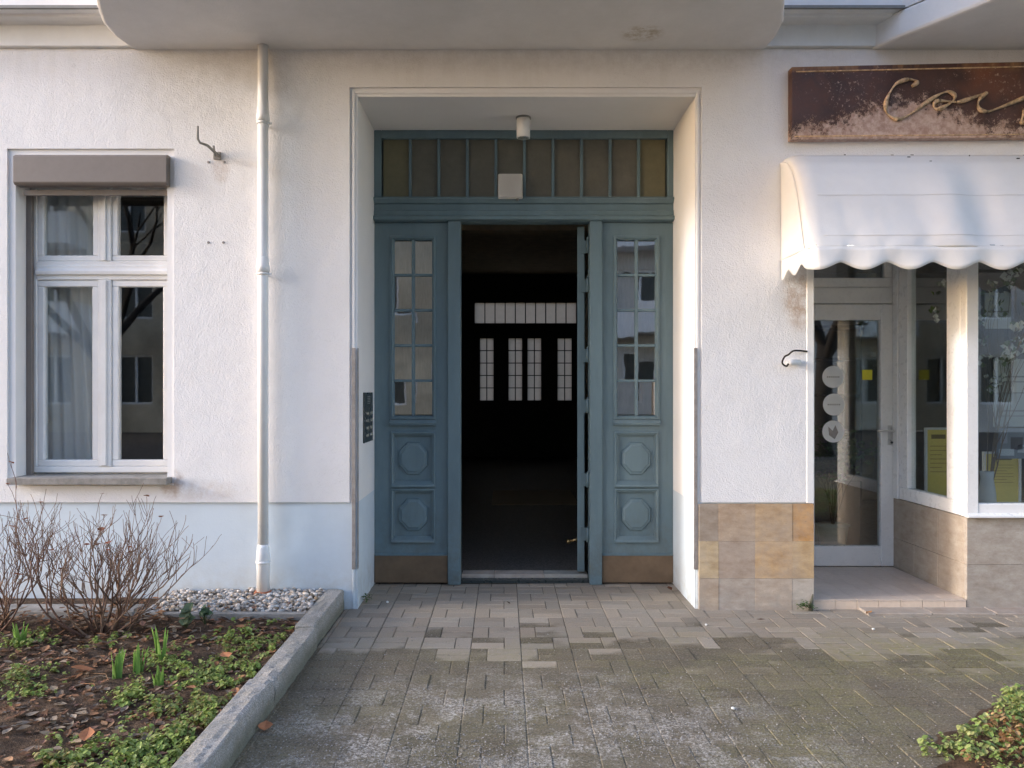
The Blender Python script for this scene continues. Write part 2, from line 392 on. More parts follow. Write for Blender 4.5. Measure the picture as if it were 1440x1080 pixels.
M['amber2'] = frosted('yellow_frosted_glass', (0.25, 0.23, 0.14), 0.3)
M['milk'] = frosted('milky_glass', (0.85, 0.83, 0.80), 0.65)
M['milk2'] = frosted('beige_frosted_glass', (0.62, 0.56, 0.50), 0.65)
M['cloth'] = frosted('awning_canvas', (0.93, 0.92, 0.905), 0.3)
M['curtain'] = frosted('sheer_curtain', (0.85, 0.88, 0.90), 0.4)
M['tile'] = tinted('step_tiles', 0.35, 0.25, scale=30)
M['terra'] = paint('terracotta', (0.42, 0.14, 0.06), 0.85, 0.3, 20)
M['twig'] = tinted('twig_bark', 0.85, 0.6)
M['leaf'] = tinted('leaves', 0.55, 0.4, 0.25)
M['dead'] = tinted('dead_leaves', 0.8, 0.5, 0.1)
M['stone'] = tinted('pebbles', 0.75, 0.4, scale=60)
M['sign'] = sign_mat()
M['gold'] = paint('worn_gold', (0.62, 0.44, 0.27), 0.6, 0.4, 40)
M['grout'] = paint('joint_sand', (0.10, 0.085, 0.065), 0.95, 0.4, 20, 0.004, 90)
M['tint'] = tinted('printed_paper', 0.6, 0.15, scale=8)
M['bark'] = paint('bark', (0.03, 0.024, 0.018), 0.9, 0.4, 12, 0.01, 40)
M['asphalt'] = paint('asphalt', (0.05, 0.05, 0.05), 0.9, 0.3, 20, 0.004, 120)
M['facade2'] = paint('opposite_render', (0.60, 0.51, 0.37), 0.9, 0.3, .6)
M['facade3'] = paint('pale_render', (0.58, 0.56, 0.52), 0.9, 0.15, 1.0)
M['roof'] = paint('roof_tiles', (0.22, 0.07, 0.045), 0.8, 0.3, 5)
M['black'] = paint('black_plastic', (0.02, 0.02, 0.02), 0.4, 0.1)

# ------------------------------------------------------------------ key dimensions
YW = 5.18; YS = 5.165; YD = 5.85
PX0, PX1, PZ1 = -0.982, 1.290, 3.447               # portal
WX0, WX1, WZ0, WZ1 = -3.284, -2.264, 0.86, 2.97    # left window
SX0, SX1, SZ1 = 2.08, 5.6, 2.78                    # shop opening
TOP = 11.0

# ------------------------------------------------------------------ ground
def paving(x0, x1, y0, y1, excl):
    mb = MB(); j = 0.002
    sc = .95; i0 = math.floor((x0 - 0.1) / .3 / sc); i1 = math.ceil((x1 - 0.1) / .3 / sc)
    j0 = math.floor(y0 / 0.2); j1 = math.ceil(y1 / 0.2)
    for i in range(i0, i1):
        for k in range(j0, j1):
            bx = 0.1 + i * 0.3 * sc; by = k * 0.2 - 0.02
            if k % 2: lays = [(0, .1, 0, .2), (.1, .3, 0, .1), (.1, .3, .1, .2)]
            else: lays = [(.2, .3, 0, .2), (0, .2, 0, .1), (0, .2, .1, .2)]
            for a, b, c, d in lays:
                jy = .0045; X0, X1, Y0, Y1 = bx+a*sc+j, bx+b*sc-j, by+c+jy, by+d-jy
                X0 = max(X0, x0); X1 = min(X1, x1); Y0 = max(Y0, y0); Y1 = min(Y1, y1)
                if X1 - X0 < 0.015 or Y1 - Y0 < 0.015: continue
                if excl((X0+X1)/2, (Y0+Y1)/2): continue
                v = rnd.gauss(0.9, 0.13); v = max(0.55, min(1.2, v)); wm = rnd.uniform(-0.04, 0.05)
                mb.col = (v + wm, v, v - wm)
                dz = rnd.uniform(-0.0025, 0.0015)
                wv = 0.006 * noise.noise((X0 * 0.8, Y0 * 0.8, 0))
                mb.cbox(X0, X1, Y0, Y1, -0.06, dz + wv, 0.003)
    return mb
def grid_mesh(x0, x1, y0, y1, n, m, fz, col=None):
    mb = MB(); mb.smooth = True
    if col: mb.col = col
    for j in range(m + 1):
        for i in range(n + 1):
            x = x0 + (x1 - x0) * i / n; y = y0 + (y1 - y0) * j / m; mb.v.append((x, y, fz(x, y)))
    for j in range(m):
        for i in range(n):
            mb.face((j*(n+1)+i, j*(n+1)+i+1, (j+1)*(n+1)+i+1, (j+1)*(n+1)+i))
    return mb
def right_bed(x, y): return ((x - 3.3) / 1.75) ** 2 + ((y - 2.45) / 1.32) ** 2 < 1
pav = paving(-1.065, 9.0, -1.4, YD + 0.02, lambda x, y: right_bed(x, y) or (y > YW + 0.12 and not (PX0 - .2 < x < PX1 + .2)))
pav.build('pavement', M['paver'], kind='structure')
grid_mesh(-1.064, 4.6, 1.0, 4.42, 110, 70, lambda x, y: 0.006 * noise.noise((x * 0.8, y * 0.8, 0)) - 0.0036 + 0.001 * noise.noise((x * 5, y * 5, 0)), (0.8, 0.8, 0.8)).build('paving_sand', M['paver'], kind='structure')
g = MB(); g.box(-120, 120, -160, 160, -0.6, -0.007); g.build('ground', M['grout'], kind='structure')
rd = MB(); rd.box(-120, 120, -11.0, -4.2, -0.006, -0.002); rd.build('road', M['asphalt'], kind='structure')
pb = MB()
for i in range(8):
    pb.col = (0.42 + rnd.uniform(-.05, .03), 0.36, 0.30); pb.cbox(2.385 + i * 0.42, 2.385 + i * 0.42 + 0.414, 5.025, YW - 0.004, -0.05, 0.014 + rnd.uniform(-.001, .001), 0.004)
pb.build('paving_border', M['trav'], kind='structure')

# soil bed
def bed_h(x, y):
    return 0.085 + 0.035 * noise.noise((x * 2.2, y * 2.2, 3)) + 0.02 * noise.noise((x * 9, y * 9, 1)) + 0.007 * noise.noise((x * 30, y * 30, 5))
grid_mesh(-6.2, -1.185, -0.6, 4.74, 240, 260, bed_h).build('flower_bed_soil', M['soil'], kind='structure')
grid_mesh(-2.35, -1.185, 4.70, YW, 40, 20, lambda x, y: 0.075 + 0.01 * noise.noise((x * 5, y * 5, 0))).build('gravel_strip_soil', M['soil'], kind='structure')
def rb_h(x, y):
    d = ((x - 3.3) / 1.78) ** 2 + ((y - 2.45) / 1.35) ** 2
    return max(-0.03, 0.07 * (1 - d) * 1.6) + 0.012 * noise.noise((x * 9, y * 9, 1)) if d < 1.3 else -0.03
grid_mesh(1.4, 5.3, 0.8, 3.9, 160, 130, rb_h).build('tree_pit_soil', M['soil'], kind='structure')

# ------------------------------------------------------------------ our building
B = empty('apartment_building', (0, YW, 0), 'white stuccoed apartment house with a teal entrance door and balconies above', 'building')
stone = (PX1 + 0.0, SX0)
mb = MB()
holed(mb, -8, 9, -0.1, TOP, [(WX0, WX1, WZ0, WZ1), (PX0, PX1, -1, PZ1), (SX0, SX1, -1, SZ1)], YW, 5.97)
mb.build('wall', M['wall'], B)
mb = MB()
tw = (px(12, YW), px(246, YW), -0.1 + 0.93, pz(210, YW))
pt = (px(492, YW), px(986, YW), -1, pz(124, YW))
holed(mb, -8, 9, 0.718, 3.765, [tw, pt, (SX0 - 0.045, SX1, -1, SZ1)], YS, YW - 0.001)
mb.build('stucco_facing', M['stucco'], B, bevel=0.004)
# smooth surround strips of the portal get a fine raised bead
mb = MB()
for x in (px(497.5, YW), px(981, YW)): mb.box(x - 0.009, x + 0.009, YW - 0.009, YW - 0.001, 0.0, PZ1 + 0.036)
mb.box(px(497.5, YW) + 0.009, px(981, YW) - 0.009, YW - 0.009, YW - 0.001, PZ1 + 0.018, PZ1 + 0.036)
mb.build('portal_trim', M['wall'], B, bevel=0.003)
# cornice
prof = [(YW, 3.765), (5.135, 3.768), (5.128, 3.905), (5.03, 3.912), (5.02, 3.93), (4.965, 3.932), (4.965, 4.25), (YW, 4.25)]
MB().ext_x(prof[::-1], -8, 9).build('cornice', M['white'], B, bevel=0.004)
MB().box(-8, 9, 4.945, 4.9645, 3.928, 3.946).build('cornice_flashing_shadow', M['slate'], B)  # slate flashing lip, its dark colour also paints in the ledge's shadow line
# balconies
def balcony(foot, x0, x1):
    b = empty('balcony', (sum(p[0] for p in foot) / len(foot), YW, 3.755), parent=B)
    MB().prism(foot, 3.755, 3.93).build('slab', M['soffit'], b, bevel=0.02, seg=2)
    # parapet following the outer edge
    c = Vector((sum(p[0] for p in foot) / len(foot), 4.9))
    inner = [(p[0] + (c.x - p[0]) * 0.03, p[1] + (c.y - p[1]) * (0.12 if p[1] < 5.1 else 0)) for p in foot]
    m = MB()
    for i in range(len(foot) - 1):
        a, bb, cc, d = foot[i], foot[i+1], inner[i+1], inner[i]
        n = len(m.v)
        for z in (3.932, 4.9): m.v += [(a[0], a[1], z), (bb[0], bb[1], z), (cc[0], cc[1], z), (d[0], d[1], z)]
        for f in ((0,1,5,4),(2,3,7,6),(4,5,6,7),(3,2,1,0)): m.face(tuple(n+q for q in f))
    m.build('parapet', M['soffit'], b)
    return b
balcony([(-2.48, YW), (-2.515, 4.98), (-2.50, 4.80), (-2.43, 4.60), (-2.32, 4.35), (-2.18, 4.1), (-1.95, 3.8), (-1.6, 3.62), (0.9, 3.62), (1.25, 3.8), (1.46, 4.1), (1.60, 4.35), (1.68, 4.60), (1.745, 4.80), (1.765, 4.98), (1.757, YW)], 0, 0)
balcony([(2.46, YW), (2.56, 4.98), (2.86, 4.52), (3.5, 3.62), (6.5, 3.62), (7.1, YW)], 0, 0)
# stone cladding to the right of the portal
def cladding(tiles, y0, y1, name, par=B):
    m = MB()
    for (a, b, c, d, col) in tiles: m.col = col; m.box(a, b, y0 + rnd.uniform(0, 0.003), y1, c, d)
    return m.build(name, M['trav'], par, bevel=0.0008)
e = 0.0005
xs = [px(979, YW) + 0.012, px(1009, YW), px(1060, YW), px(1112, YW), SX0 - 0.001]
zs = [-0.04, pz(812, YW), pz(760, YW), pz(708, YW)]
cols = [[(0.50,0.40,0.30),(0.48,0.42,0.36),(0.54,0.45,0.36),(0.58,0.53,0.46)],
        [(0.62,0.48,0.28),(0.46,0.36,0.28),(0.62,0.42,0.22),(0.58,0.41,0.22)],
        [(0.40,0.33,0.26),(0.50,0.38,0.27),(0.56,0.40,0.24),(0.60,0.34,0.13)]]
tl = []
for r in range(3):
    for c in range(4): tl.append((xs[c] + e, xs[c+1] - e, zs[r] + e, zs[r+1] - e, cols[r][c]))
cladding(tl, YW - 0.03, YW - 0.0005, 'stone_cladding')
# metal corner guards
for x in (px(498, YW), px(977.5, YW)):
    m = MB(); m.box(x - 0.012, x + 0.012, YW - 0.018, YW - 0.0095, 0.268, 1.755)
    xin = PX0 + 0.001 if x < 0 else PX1 - 0.004
    m.box(xin, xin + 0.003, YW - 0.0094, YW + 0.02, 0.268, 1.755)
    m.build('corner_guard', M['metal'], B, bevel=0.001)

# --- entrance door
s = YD / F
X = lambda p: px(p, YD); Z = lambda p: pz(p, YD)
D = empty('entrance_door', ((PX0 + PX1) / 2, YD, 0), parent=B)
fr = MB(); y0, y1 = YD - 0.01, YD + 0.09
fr.box(PX0, X(536.5), y0, y1, Z(277), PZ1); fr.box(X(938.5), PX1, y0, y1, Z(277), PZ1)
fr.box(X(536.5), X(938.5), y0, y1, Z(195), PZ1)
fr.box(PX0, PX1, YD - 0.012, y1 + 0.01, Z(312), Z(277))
fr.box(X(630), X(648), YD - 0.035, YD + 0.10, 0.0, Z(312)); fr.box(X(829), X(846), YD - 0.035, YD + 0.10, 0.0, Z(312))
fr.build('frame', M['teal'], D, bevel=0.004)
cr = MB()
cr.ext_x([(YD-0.0125, Z(278)), (YD-0.045, Z(278.5)), (YD-0.055, Z(281)), (YD-0.04, Z(284)), (YD-0.03, Z(287)), (YD-0.0125, Z(288))], PX0 + 0.002, PX1 - 0.002)
cr.ext_x([(YD-0.0125, Z(296)), (YD-0.03, Z(297)), (YD-0.035, Z(304)), (YD-0.06, Z(306)), (YD-0.065, Z(311)), (YD-0.0125, Z(312.5))], PX0 + 0.002, PX1 - 0.002)
cr.build('transom_moulding', M['teal'], D, bevel=0.002)
pitch = (X(938.5) - X(536.5)) / 10
mm = MB()
for i in range(1, 10):
    x = X(536.5) + i * pitch; mm.box(x - 0.011, x + 0.011, YD + 0.002, YD + 0.05, Z(277), Z(195))
mm.build('transom_glazing_bars', M['teal'], D, bevel=0.003)
for i in range(10):
    x = X(536.5) + i * pitch; m = MB()
    m.box(x + 0.0115, x + pitch - 0.0115, YD + 0.022, YD + 0.028, Z(277) + .001, Z(195) - .001)
    m.build('transom_pane', M['amber2'] if i in (0, 9) else M['amber'], D)
def octa(cx, cz, rx, rz, k=8, rot=R(22.5)): return [(cx + rx * math.cos(rot + 2*math.pi*i/k), cz + rz * math.sin(rot + 2*math.pi*i/k)) for i in range(k)]
def side_panel(a, b, g0, g1, dz=0):
    y = YD
    m = MB()
    zt, zb = Z(337), Z(585)
    p1 = (Z(680), Z(612)); p2 = (Z(758), Z(692))
    holed(m, a, b, 0.01, Z(313), [(g0, g1, zb, zt), (g0 + .004, g1 - .004, p1[0], p1[1]), (g0 + .004, g1 - .004, p2[0], p2[1])], y, y + 0.05)
    m.build('side_panel', M['teal'], D, bevel=0.003)
    # glazing frame mouldings + sloping sill
    m = MB(); m.mitre(g0 - 0.03, g1 + 0.03, zb - 0.03, zt + 0.03, [(0, y - 0.0005), (0.004, y - 0.014), (0.018, y - 0.016), (0.030, y + 0.004), (0.034, y + 0.02)])
    m.ext_x([(y - 0.0005, zb - 0.072), (y - 0.028, zb - 0.068), (y - 0.033, zb - 0.052), (y - 0.017, zb - 0.031), (y - 0.0005, zb - 0.0305)], g0 - 0.03, g1 + 0.03)
    m.build('glazing_moulding', M['teal'], D)
    m = MB(); cx = (g0 + g1) / 2
    m.box(cx - 0.0125, cx + 0.0125, y + 0.002, y + 0.034, zb, zt)
    for q in range(1, 5):
        z = zb + (zt - zb) * q / 5
        m.box(g0, cx - 0.0127, y + 0.003, y + 0.034, z - 0.010, z + 0.010); m.box(cx + 0.0127, g1, y + 0.003, y + 0.034, z - 0.010, z + 0.010)
    m.build('glazing_bars', M['teal'], D, bevel=0.003)
    for q in range(5):
        for (u, v) in ((g0, cx - 0.013), (cx + 0.013, g1)):
            z = zb + (zt - zb) * q / 5; z2 = zb + (zt - zb) * (q + 1) / 5
            t0 = rnd.uniform(-0.0012, 0.0012); t1 = rnd.uniform(-0.0015, 0.0015)   # old panes sit slightly askew
            m = MB(); m.quad((u+.001, y + .02 - t0, z + .0105), (v-.001, y + .02 + t0, z + .0105), (v-.001, y + .02 + t0 + t1, z2 - .0105), (u+.001, y + .02 - t0 + t1, z2 - .0105))
            m.build('glass_pane', M['oldglass'], D)
    for (c, d) in (p1, p2):
        m = MB(); u, v = g0 + .004, g1 - .004
        m.mitre(u - 0.028, v + 0.028, c - 0.028, d + 0.028, [(0, y - 0.0005), (0.003, y - 0.013), (0.012, y - 0.015), (0.022, y - 0.004), (0.028, y + 0.020), (0.040, y + 0.024)])
        m.quad((u + .01, y + .024, c + .01), (v - .01, y + .024, c + .01), (v - .01, y + .024, d - .01), (u + .01, y + .024, d - .01))
        m.ext_x([(y - 0.0155, c - 0.026), (y - 0.024, c - 0.022), (y - 0.020, c - 0.008), (y + 0.012, c + 0.020), (y + 0.02, c + 0.02)], u - 0.018, v + 0.018)
        m.build('panel_moulding', M['teal'], D)
        m = MB(); rx = (v - u) * 0.43; rz = rx * 1.1; cz = (c + d) / 2 + 0.006
        m.fprism(octa(cx, cz, rx, rz), y + 0.008, y + 0.0235, octa(cx, cz, rx * 0.93, rz * 0.93))
        m.fprism(octa(cx, cz, rx * 0.86, rz * 0.86), y + 0.0015, y + 0.0079, octa(cx, cz, rx * 0.76, rz * 0.76))
        m.build('octagon_panel', M['teal'], D)
    kt = Z(781)
    MB().box(a + 0.002, b - 0.002, y - 0.013, y - 0.0005, 0.012, kt).build('kick_plate', M['kick'], D, bevel=0.002)
    MB().ext_x([(y - 0.0005, kt + 0.0005), (y - 0.017, kt + 0.0005), (y - 0.017, kt + 0.006), (y - 0.0005, kt + 0.016)], a + .002, b - .002).build('kick_plate_trim', M['teal'], D)
side_panel(PX0 + .001, X(630) - .001, X(554), X(608)); side_panel(X(846) + .001, PX1 - .001, X(868), X(922))
# open leaf, swung inwards a little past square
hx, hy = X(829) - 0.012, YD + 0.11
th = R(6.5); ux, uy = math.sin(th), math.cos(th); nx, ny = -math.cos(th), math.sin(th)
def LP(a, t): return (hx + ux * a + nx * t, hy + uy * a + ny * t)
m = MB()
def lbox(m, a0, a1, t0, t1, z0, z1): m.prism([LP(a0, t0), LP(a0, t1), LP(a1, t1), LP(a1, t0)], z0, z1)
lbox(m, 0, 0.11, 0.014, 0.070, 0.065, Z(314)); lbox(m, 0.80, 0.93, 0.014, 0.070, 0.065, Z(314))
for a, b in ((0.065, 0.26), (1.08, 1.24), (2.62, Z(314))): lbox(m, 0.1105, 0.7995, 0.014, 0.070, a, b)
lbox(m, 0.1105, 0.7995, 0.032, 0.052, 0.2605, 1.0795)
m.build('door_leaf', M['teal'], D, bevel=0.003)
m = MB(); lbox(m, 0.1105, 0.7995, 0.040, 0.044, 1.2405, 2.6195); m.build('leaf_glass', M['oldglass'], D)
m = MB(); lbox(m, -0.004, -0.0005, 0.02, 0.064, 0.95, 1.35)
m.build('lock_plate', M['teal'], D)
for z in (0.36, 0.78, 1.35, 1.74, 2.28, 2.58):
    m = MB(); m.tube([(hx + 0.004, hy - 0.055, z - 0.055), (hx + 0.004, hy - 0.055, z + 0.055)], 0.010, 10)
    m.box(hx - 0.045, hx - 0.002, hy - 0.012, hy - 0.004, z - 0.05, z + 0.05)
    m.tube([(hx + 0.004, hy - 0.055, z + 0.056), (hx + 0.004, hy - 0.055, z + 0.07)], [0.008, 0.003], 10)
    m.build('hinge', M['teal'], D)
p0 = LP(0.62, 0.071); pz0 = 0.185
q = (p0[0] + nx * 0.075, p0[1] + ny * 0.075)
m = MB(); m.tube([(p0[0], p0[1], pz0 + 0.01), (p0[0] + nx * .03, p0[1] + ny * .03, pz0 + 0.008), (q[0], q[1], pz0 - 0.005)], [0.014, 0.012, 0.013], 12)
m.tube([(q[0] + .012, q[1], pz0 - .005), (q[0], q[1], pz0 - .006), (q[0] - .016, q[1] - .003, pz0 - .008), (q[0] - .03, q[1] - .006, pz0 - .009)], [0.012, 0.019, 0.021, 0.010], 12)
m.build('door_stop', M['brass'], D)
m = MB(); tl = [X(648) + .001, X(695), X(766), X(829) - .001]
for i in range(3): m.col = (0.5 + rnd.uniform(-.04, .04), 0.47, 0.42); m.box(tl[i] + .001, tl[i+1] - .001, YD + 0.10, YD + 0.24, 0.0, 0.048)
m.build('threshold', M['trav'], D, bevel=0.004)
MB().box(X(648), X(829), YD + 0.02, YD + 0.0995, 0.0, 0.022).build('weather_bar', M['dark'], D)

# --- hallway behind the door
HX0, HX1, HY0, HY1, HZ = -1.15, 1.75, 5.97, 16.6, 4.0
Hw = empty('hallway', (0.3, HY0, 0.04), parent=B)
MB().box(HX0, HX1, YD + 0.241, HY1, -0.05, 0.046).build('hall_floor', M['hallfloor'], Hw)
m = MB(); m.box(HX0 - .15, HX0, HY0, HY1 + .15, -.05, HZ + .1); m.box(HX1, HX1 + .15, HY0, HY1 + .15, -.05, HZ + .1)
m.build('hall_side_wall', M['hall'], Hw)
m = MB(); m.box(HX0, HX1, HY0, HY1, HZ, HZ + .1); m.box(HX0, HX1, 9.0, 9.25, 3.35, HZ - .001); m.build('hall_ceiling', M['hall'], Hw)
fx = 0.472; k = s   # the courtyard door repeats the street door's pattern, centred at fx
def FXc(p): return fx + (p - 737) * k
m = MB(); wins = []
trans = (FXc(535), FXc(940), Z(277), Z(195))
holes = [trans] + [(FXc(a), FXc(b), Z(585), Z(337)) for a, b in ((556, 610), (670, 724), (746, 800), (866, 922))]
holed(m, HX0, HX1, -.05, HZ, holes, HY1, HY1 + .08); m.build('courtyard_door', M['darkwood'], Hw)
m = MB()
for (a, b, c, d) in holes:
    if d - c < 0.6:
        n = 10
        for i in range(1, n): x = a + (b - a) * i / n; m.box(x - .011, x + .011, HY1 - .005, HY1 + .03, c, d)
    else:
        cx = (a + b) / 2; m.box(cx - .011, cx + .011, HY1 - .005, HY1 + .03, c, d)
        for i in range(1, 5):
            z = c + (d - c) * i / 5; m.box(a, cx - .0112, HY1 - .004, HY1 + .03, z - .010, z + .010); m.box(cx + .0112, b, HY1 - .004, HY1 + .03, z - .010, z + .010)
m.build('courtyard_glazing_bars', M['darkwood'], Hw)
for (a, b, c, d) in holes:
    MB().box(a - .01, b + .01, HY1 + .032, HY1 + .036, c - .01, d + .01).build('courtyard_pane', M['milk2'], Hw)
m = MB(); m.col = (0.42, 0.37, 0.30); m.box(-0.15, 0.95, 9.6, 11.0, 0.0465, 0.056); m.build('door_mat', M['tint'], None, bevel=0.003, label='pale mat lying on the dark hallway floor', cat='mat')

# --- left window
Wn = empty('casement_window', ((WX0 + WX1) / 2, YW, WZ0), parent=B)
YF = 5.33
gx0, gx1 = WX0 + .045, WX1 - .045
def wf(m, x0, x1, z0, z1, w, ya, yb):
    m.box(x0, x1, ya, yb, z0, z0 + w); m.box(x0, x1, ya, yb, z1 - w, z1); m.box(x0, x0 + w, ya, yb, z0 + w, z1 - w); m.box(x1 - w, x1, ya, yb, z0 + w, z1 - w)
m = MB(); zb, zt = 0.90, 2.93
wf(m, gx0 - .035, gx1 + .035, zb, zt, 0.042, YF, YF + .07)
tz0, tz1 = 2.235, 2.365; cx = (WX0 + WX1) / 2 + 0.012
m.box(gx0 + .0072, gx1 - .0072, YF - .004, YF + .066, tz0, tz1)
m.box(cx - .045, cx + .045, YF - .006, YF + .064, tz1, zt - .042); m.box(cx - .045, cx + .045, YF - .006, YF + .064, zb + .042, tz0)
m.build('window_frame', M['white'], Wn, bevel=0.005)
m = MB(); m.ext_x([(YF - .0045, tz0 + .03), (YF - .022, tz0 + .035), (YF - .026, tz0 + .06), (YF - .012, tz0 + .075), (YF - .012, tz0 + .1), (YF - .0045, tz0 + .105)], gx0 + .0075, gx1 - .0075)
m.box(cx - .018, cx + .018, YF - .018, YF - .0065, zb + .05, tz0 - .002); m.box(cx - .014, cx + .014, YF - .016, YF - .0065, tz1 + .002, zt - .05)
m.build('window_moulding', M['white'], Wn, bevel=0.004)
for (a, b) in ((gx0 + .008, cx - .046), (cx + .046, gx1 - .008)):
    for (c, d) in ((zb + .043, tz0 - .001), (tz1 + .001, zt - .043)):
        m = MB(); wf(m, a, b, c, d, 0.045 if d < 2.3 else 0.04, YF + .006, YF + .055); m.build('casement', M['white'], Wn, bevel=0.005)
        t = rnd.uniform(-.001, .001)
        m = MB(); m.quad((a + .03, YF + .03 + t, c + .03), (b - .03, YF + .03 - t, c + .03), (b - .03, YF + .03 - t, d - .03), (a + .03, YF + .03 + t, d - .03)); m.build('glass_pane', M['glass'], Wn)
m = MB(); m.box(WX0 + .001, WX0 + .038, 5.290, 5.322, 0.885, 2.84); m.box(WX1 - .038, WX1 - .001, 5.290, 5.322, 0.885, 2.84); m.build('shutter_rail', M['shutter'], Wn, bevel=0.003)
m = MB()
bx0, bx1 = px(18, 5.12), px(234, 5.12)
m.ext_x([(5.20, 2.84), (5.20, 3.045), (5.145, 3.045), (5.12, 3.03), (5.12, 2.855), (5.135, 2.84)], bx0, bx1); m.build('shutter_box', M['shutter'], Wn, bevel=0.003)
m = MB(); m.box(bx0 + .02, bx1 - .02, 5.205, 5.225, 2.79, 2.825); m.build('shutter_slat', M['shutter'], Wn)
m = MB(); m.prism([(px(9, 5.09), 5.09), (px(234, 5.09), 5.09), (px(234, 5.09) , YW - .0005), (WX1, YW), (WX1, YF), (WX0, YF), (WX0, YW), (px(9, 5.09), YW - .0005)], 0.845, 0.888); m.build('window_sill', M['sill'], Wn, bevel=0.006)
# room behind
RM = empty('living_room', (-2.8, 6, 0.2), parent=B)
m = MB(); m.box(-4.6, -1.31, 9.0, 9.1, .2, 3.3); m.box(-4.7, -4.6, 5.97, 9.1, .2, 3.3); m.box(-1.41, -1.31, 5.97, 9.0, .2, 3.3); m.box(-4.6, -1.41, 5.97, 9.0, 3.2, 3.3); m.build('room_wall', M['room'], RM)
MB().box(-4.6, -1.41, 5.97, 9.0, .1, .2).build('room_floor', M['darkwood'], RM)
def curtain(x0, x1, y, z0, z1, amp, nf, flare=0.0):
    m = MB(); m.smooth = True; n = 90; r = 14
    for j in range(r + 1):
        for i in range(n + 1):
            u = i / n; z = z1 + (z0 - z1) * j / r; sp = 1 + flare * (j / r) ** 2
            m.v.append((x0 + (x1 - x0) * u * sp, y + amp * math.sin(u * nf * 6.283 + 0.4 * math.sin(j * .5)) * (0.5 + 0.5 * j / r), z))
    for j in range(r):
        for i in range(n): m.face((j*(n+1)+i, j*(n+1)+i+1, (j+1)*(n+1)+i+1, (j+1)*(n+1)+i))
    return m
curtain(-3.45, -2.93, 5.50, 0.92, 2.95, 0.018, 7, 0.2).build('curtain', M['curtain'], label='sheer white curtain hanging inside the left pane of the window', cat='curtain')
m = MB(); m.smooth = True
gc = Vector((px(57, 5.46), 5.46, pz(590, 5.46))); rr_ = .055
m.tube([gc + Vector((0, 0, rr_ * math.cos(a))) for a in [math.pi * i / 12 for i in range(13)]], [max(.002, rr_ * math.sin(math.pi * i / 12)) for i in range(13)], 20)
m.tube([gc + Vector((0, 0, -.05)), Vector((gc.x, gc.y, .915))], .010, 10); m.tube([Vector((gc.x, gc.y, .915)), Vector((gc.x, gc.y, .9005))], [.05, .055], 16)
ml = m.build('table_lamp', M['milk'], label='small white globe lamp inside the window in front of the curtain', cat='lamp')
ml2 = MB(); ml2.box(-3.3, -2.2, 5.40, 5.60, .86, .90); ml2.build('inner_sill', M['white'], Wn)

# --- shop front
YB = 6.15
SD = empty('shop_door', (2.6, YB, 0.06), parent=B)
x_ = lambda p: px(p, YB); z_ = lambda p: pz(p, YB)
m = MB(); m.box(1.90, SX0 - .0005, 5.9705, YB + .3, -.1, SZ1 + .3); m.box(SX0 - .0005, 3.24, YB - .12, YB + .2, SZ1 + .003, SZ1 + .3); m.build('recess_wall', M['wall'], B)
fl = SX0; frr = x_(1272)
m = MB(); m.box(fl, fl + .05, YB, YB + .07, .062, SZ1); m.box(x_(1262), frr + .02, YB, YB + .07, .062, SZ1)
m.box(fl + .05, x_(1262), YB + .0, YB + .07, z_(427), z_(404)); m.box(fl + .05, x_(1262), YB, YB + .07, SZ1 - .06, SZ1)
m.build('door_frame', M['pvc'], SD, bevel=0.004)
m = MB(); wf(m, fl + .055, x_(1258), z_(404) + .002, SZ1 - .062, .075, YB + .005, YB + .06); m.build('fanlight_frame', M['pvc'], SD, bevel=0.005)
MB().box(fl + .1, x_(1250), YB + .03, YB + .036, z_(404) + .05, SZ1 - .1).build('fanlight_pane', M['glass'], SD)
m = MB(); a, b, c, d = fl + .052, x_(1263) - .002, .068, z_(428)
m.box(a, x_(1145) + .0, YB - .012, YB + .055, c, d); m.box(x_(1238), b, YB - .012, YB + .055, c, d)
m.box(x_(1145), x_(1238), YB - .012, YB + .055, c, z_(768)); m.box(x_(1145), x_(1238), YB - .012, YB + .055, z_(450), d)
m.build('door_leaf', M['pvc'], SD, bevel=0.006)
MB().box(x_(1145) - .005, x_(1238) + .005, YB + .02, YB + .026, z_(768) - .01, z_(450) + .01).build('door_glass', M['glass'], SD)
m = MB(); hz = z_(606); m.tube([(x_(1250), YB - .013, hz), (x_(1250), YB - .06, hz)], .009, 10); m.tube([(x_(1252), YB - .06, hz), (x_(1240), YB - .062, hz + .002), (x_(1229), YB - .055, hz + .004)], .009, 10)
m.box(x_(1250) - .016, x_(1250) + .016, YB - .02, YB - .0125, hz - .11, hz + .045); m.build('door_handle', M['steel'], SD, bevel=0.002)
m = MB(); m.tube([(x_(1252), YB - .0205, z_(622)), (x_(1252), YB - .028, z_(622))], .009, 10); m.build('lock', M['black'], SD)
for i, (u, v) in enumerate(((1173, 530), (1174, 569), (1173, 607))):
    m = MB(); m.fprism(octa(x_(u), z_(v), .088, .088, 28), YB + .0165, YB + .0195); m.build('round_sticker', M['white'], SD)
    if i == 2:
        m = MB(); m.fprism([(x_(1166), z_(600)), (x_(1172), z_(606)), (x_(1176), z_(598)), (x_(1180), z_(608)), (x_(1175), z_(618)), (x_(1167), z_(612))][::-1], YB + .0150, YB + .0163); m.build('sticker_print', M['metal'], SD)
    else:
        m = MB()
        for q in range(7): m.box(x_(u) - .05 + q * .015, x_(u) - .05 + q * .015 + .008, YB + .0150, YB + .0163, z_(v) - .006, z_(v) + .006)
        m.build('sticker_print', M['metal'], SD)
m = MB(); m.col = (0.70, 0.66, 0.06); m.box(x_(1214), x_(1228), YB + .0165, YB + .0195, z_(534), z_(520)); m.build('yellow_note', M['tint'], SD)
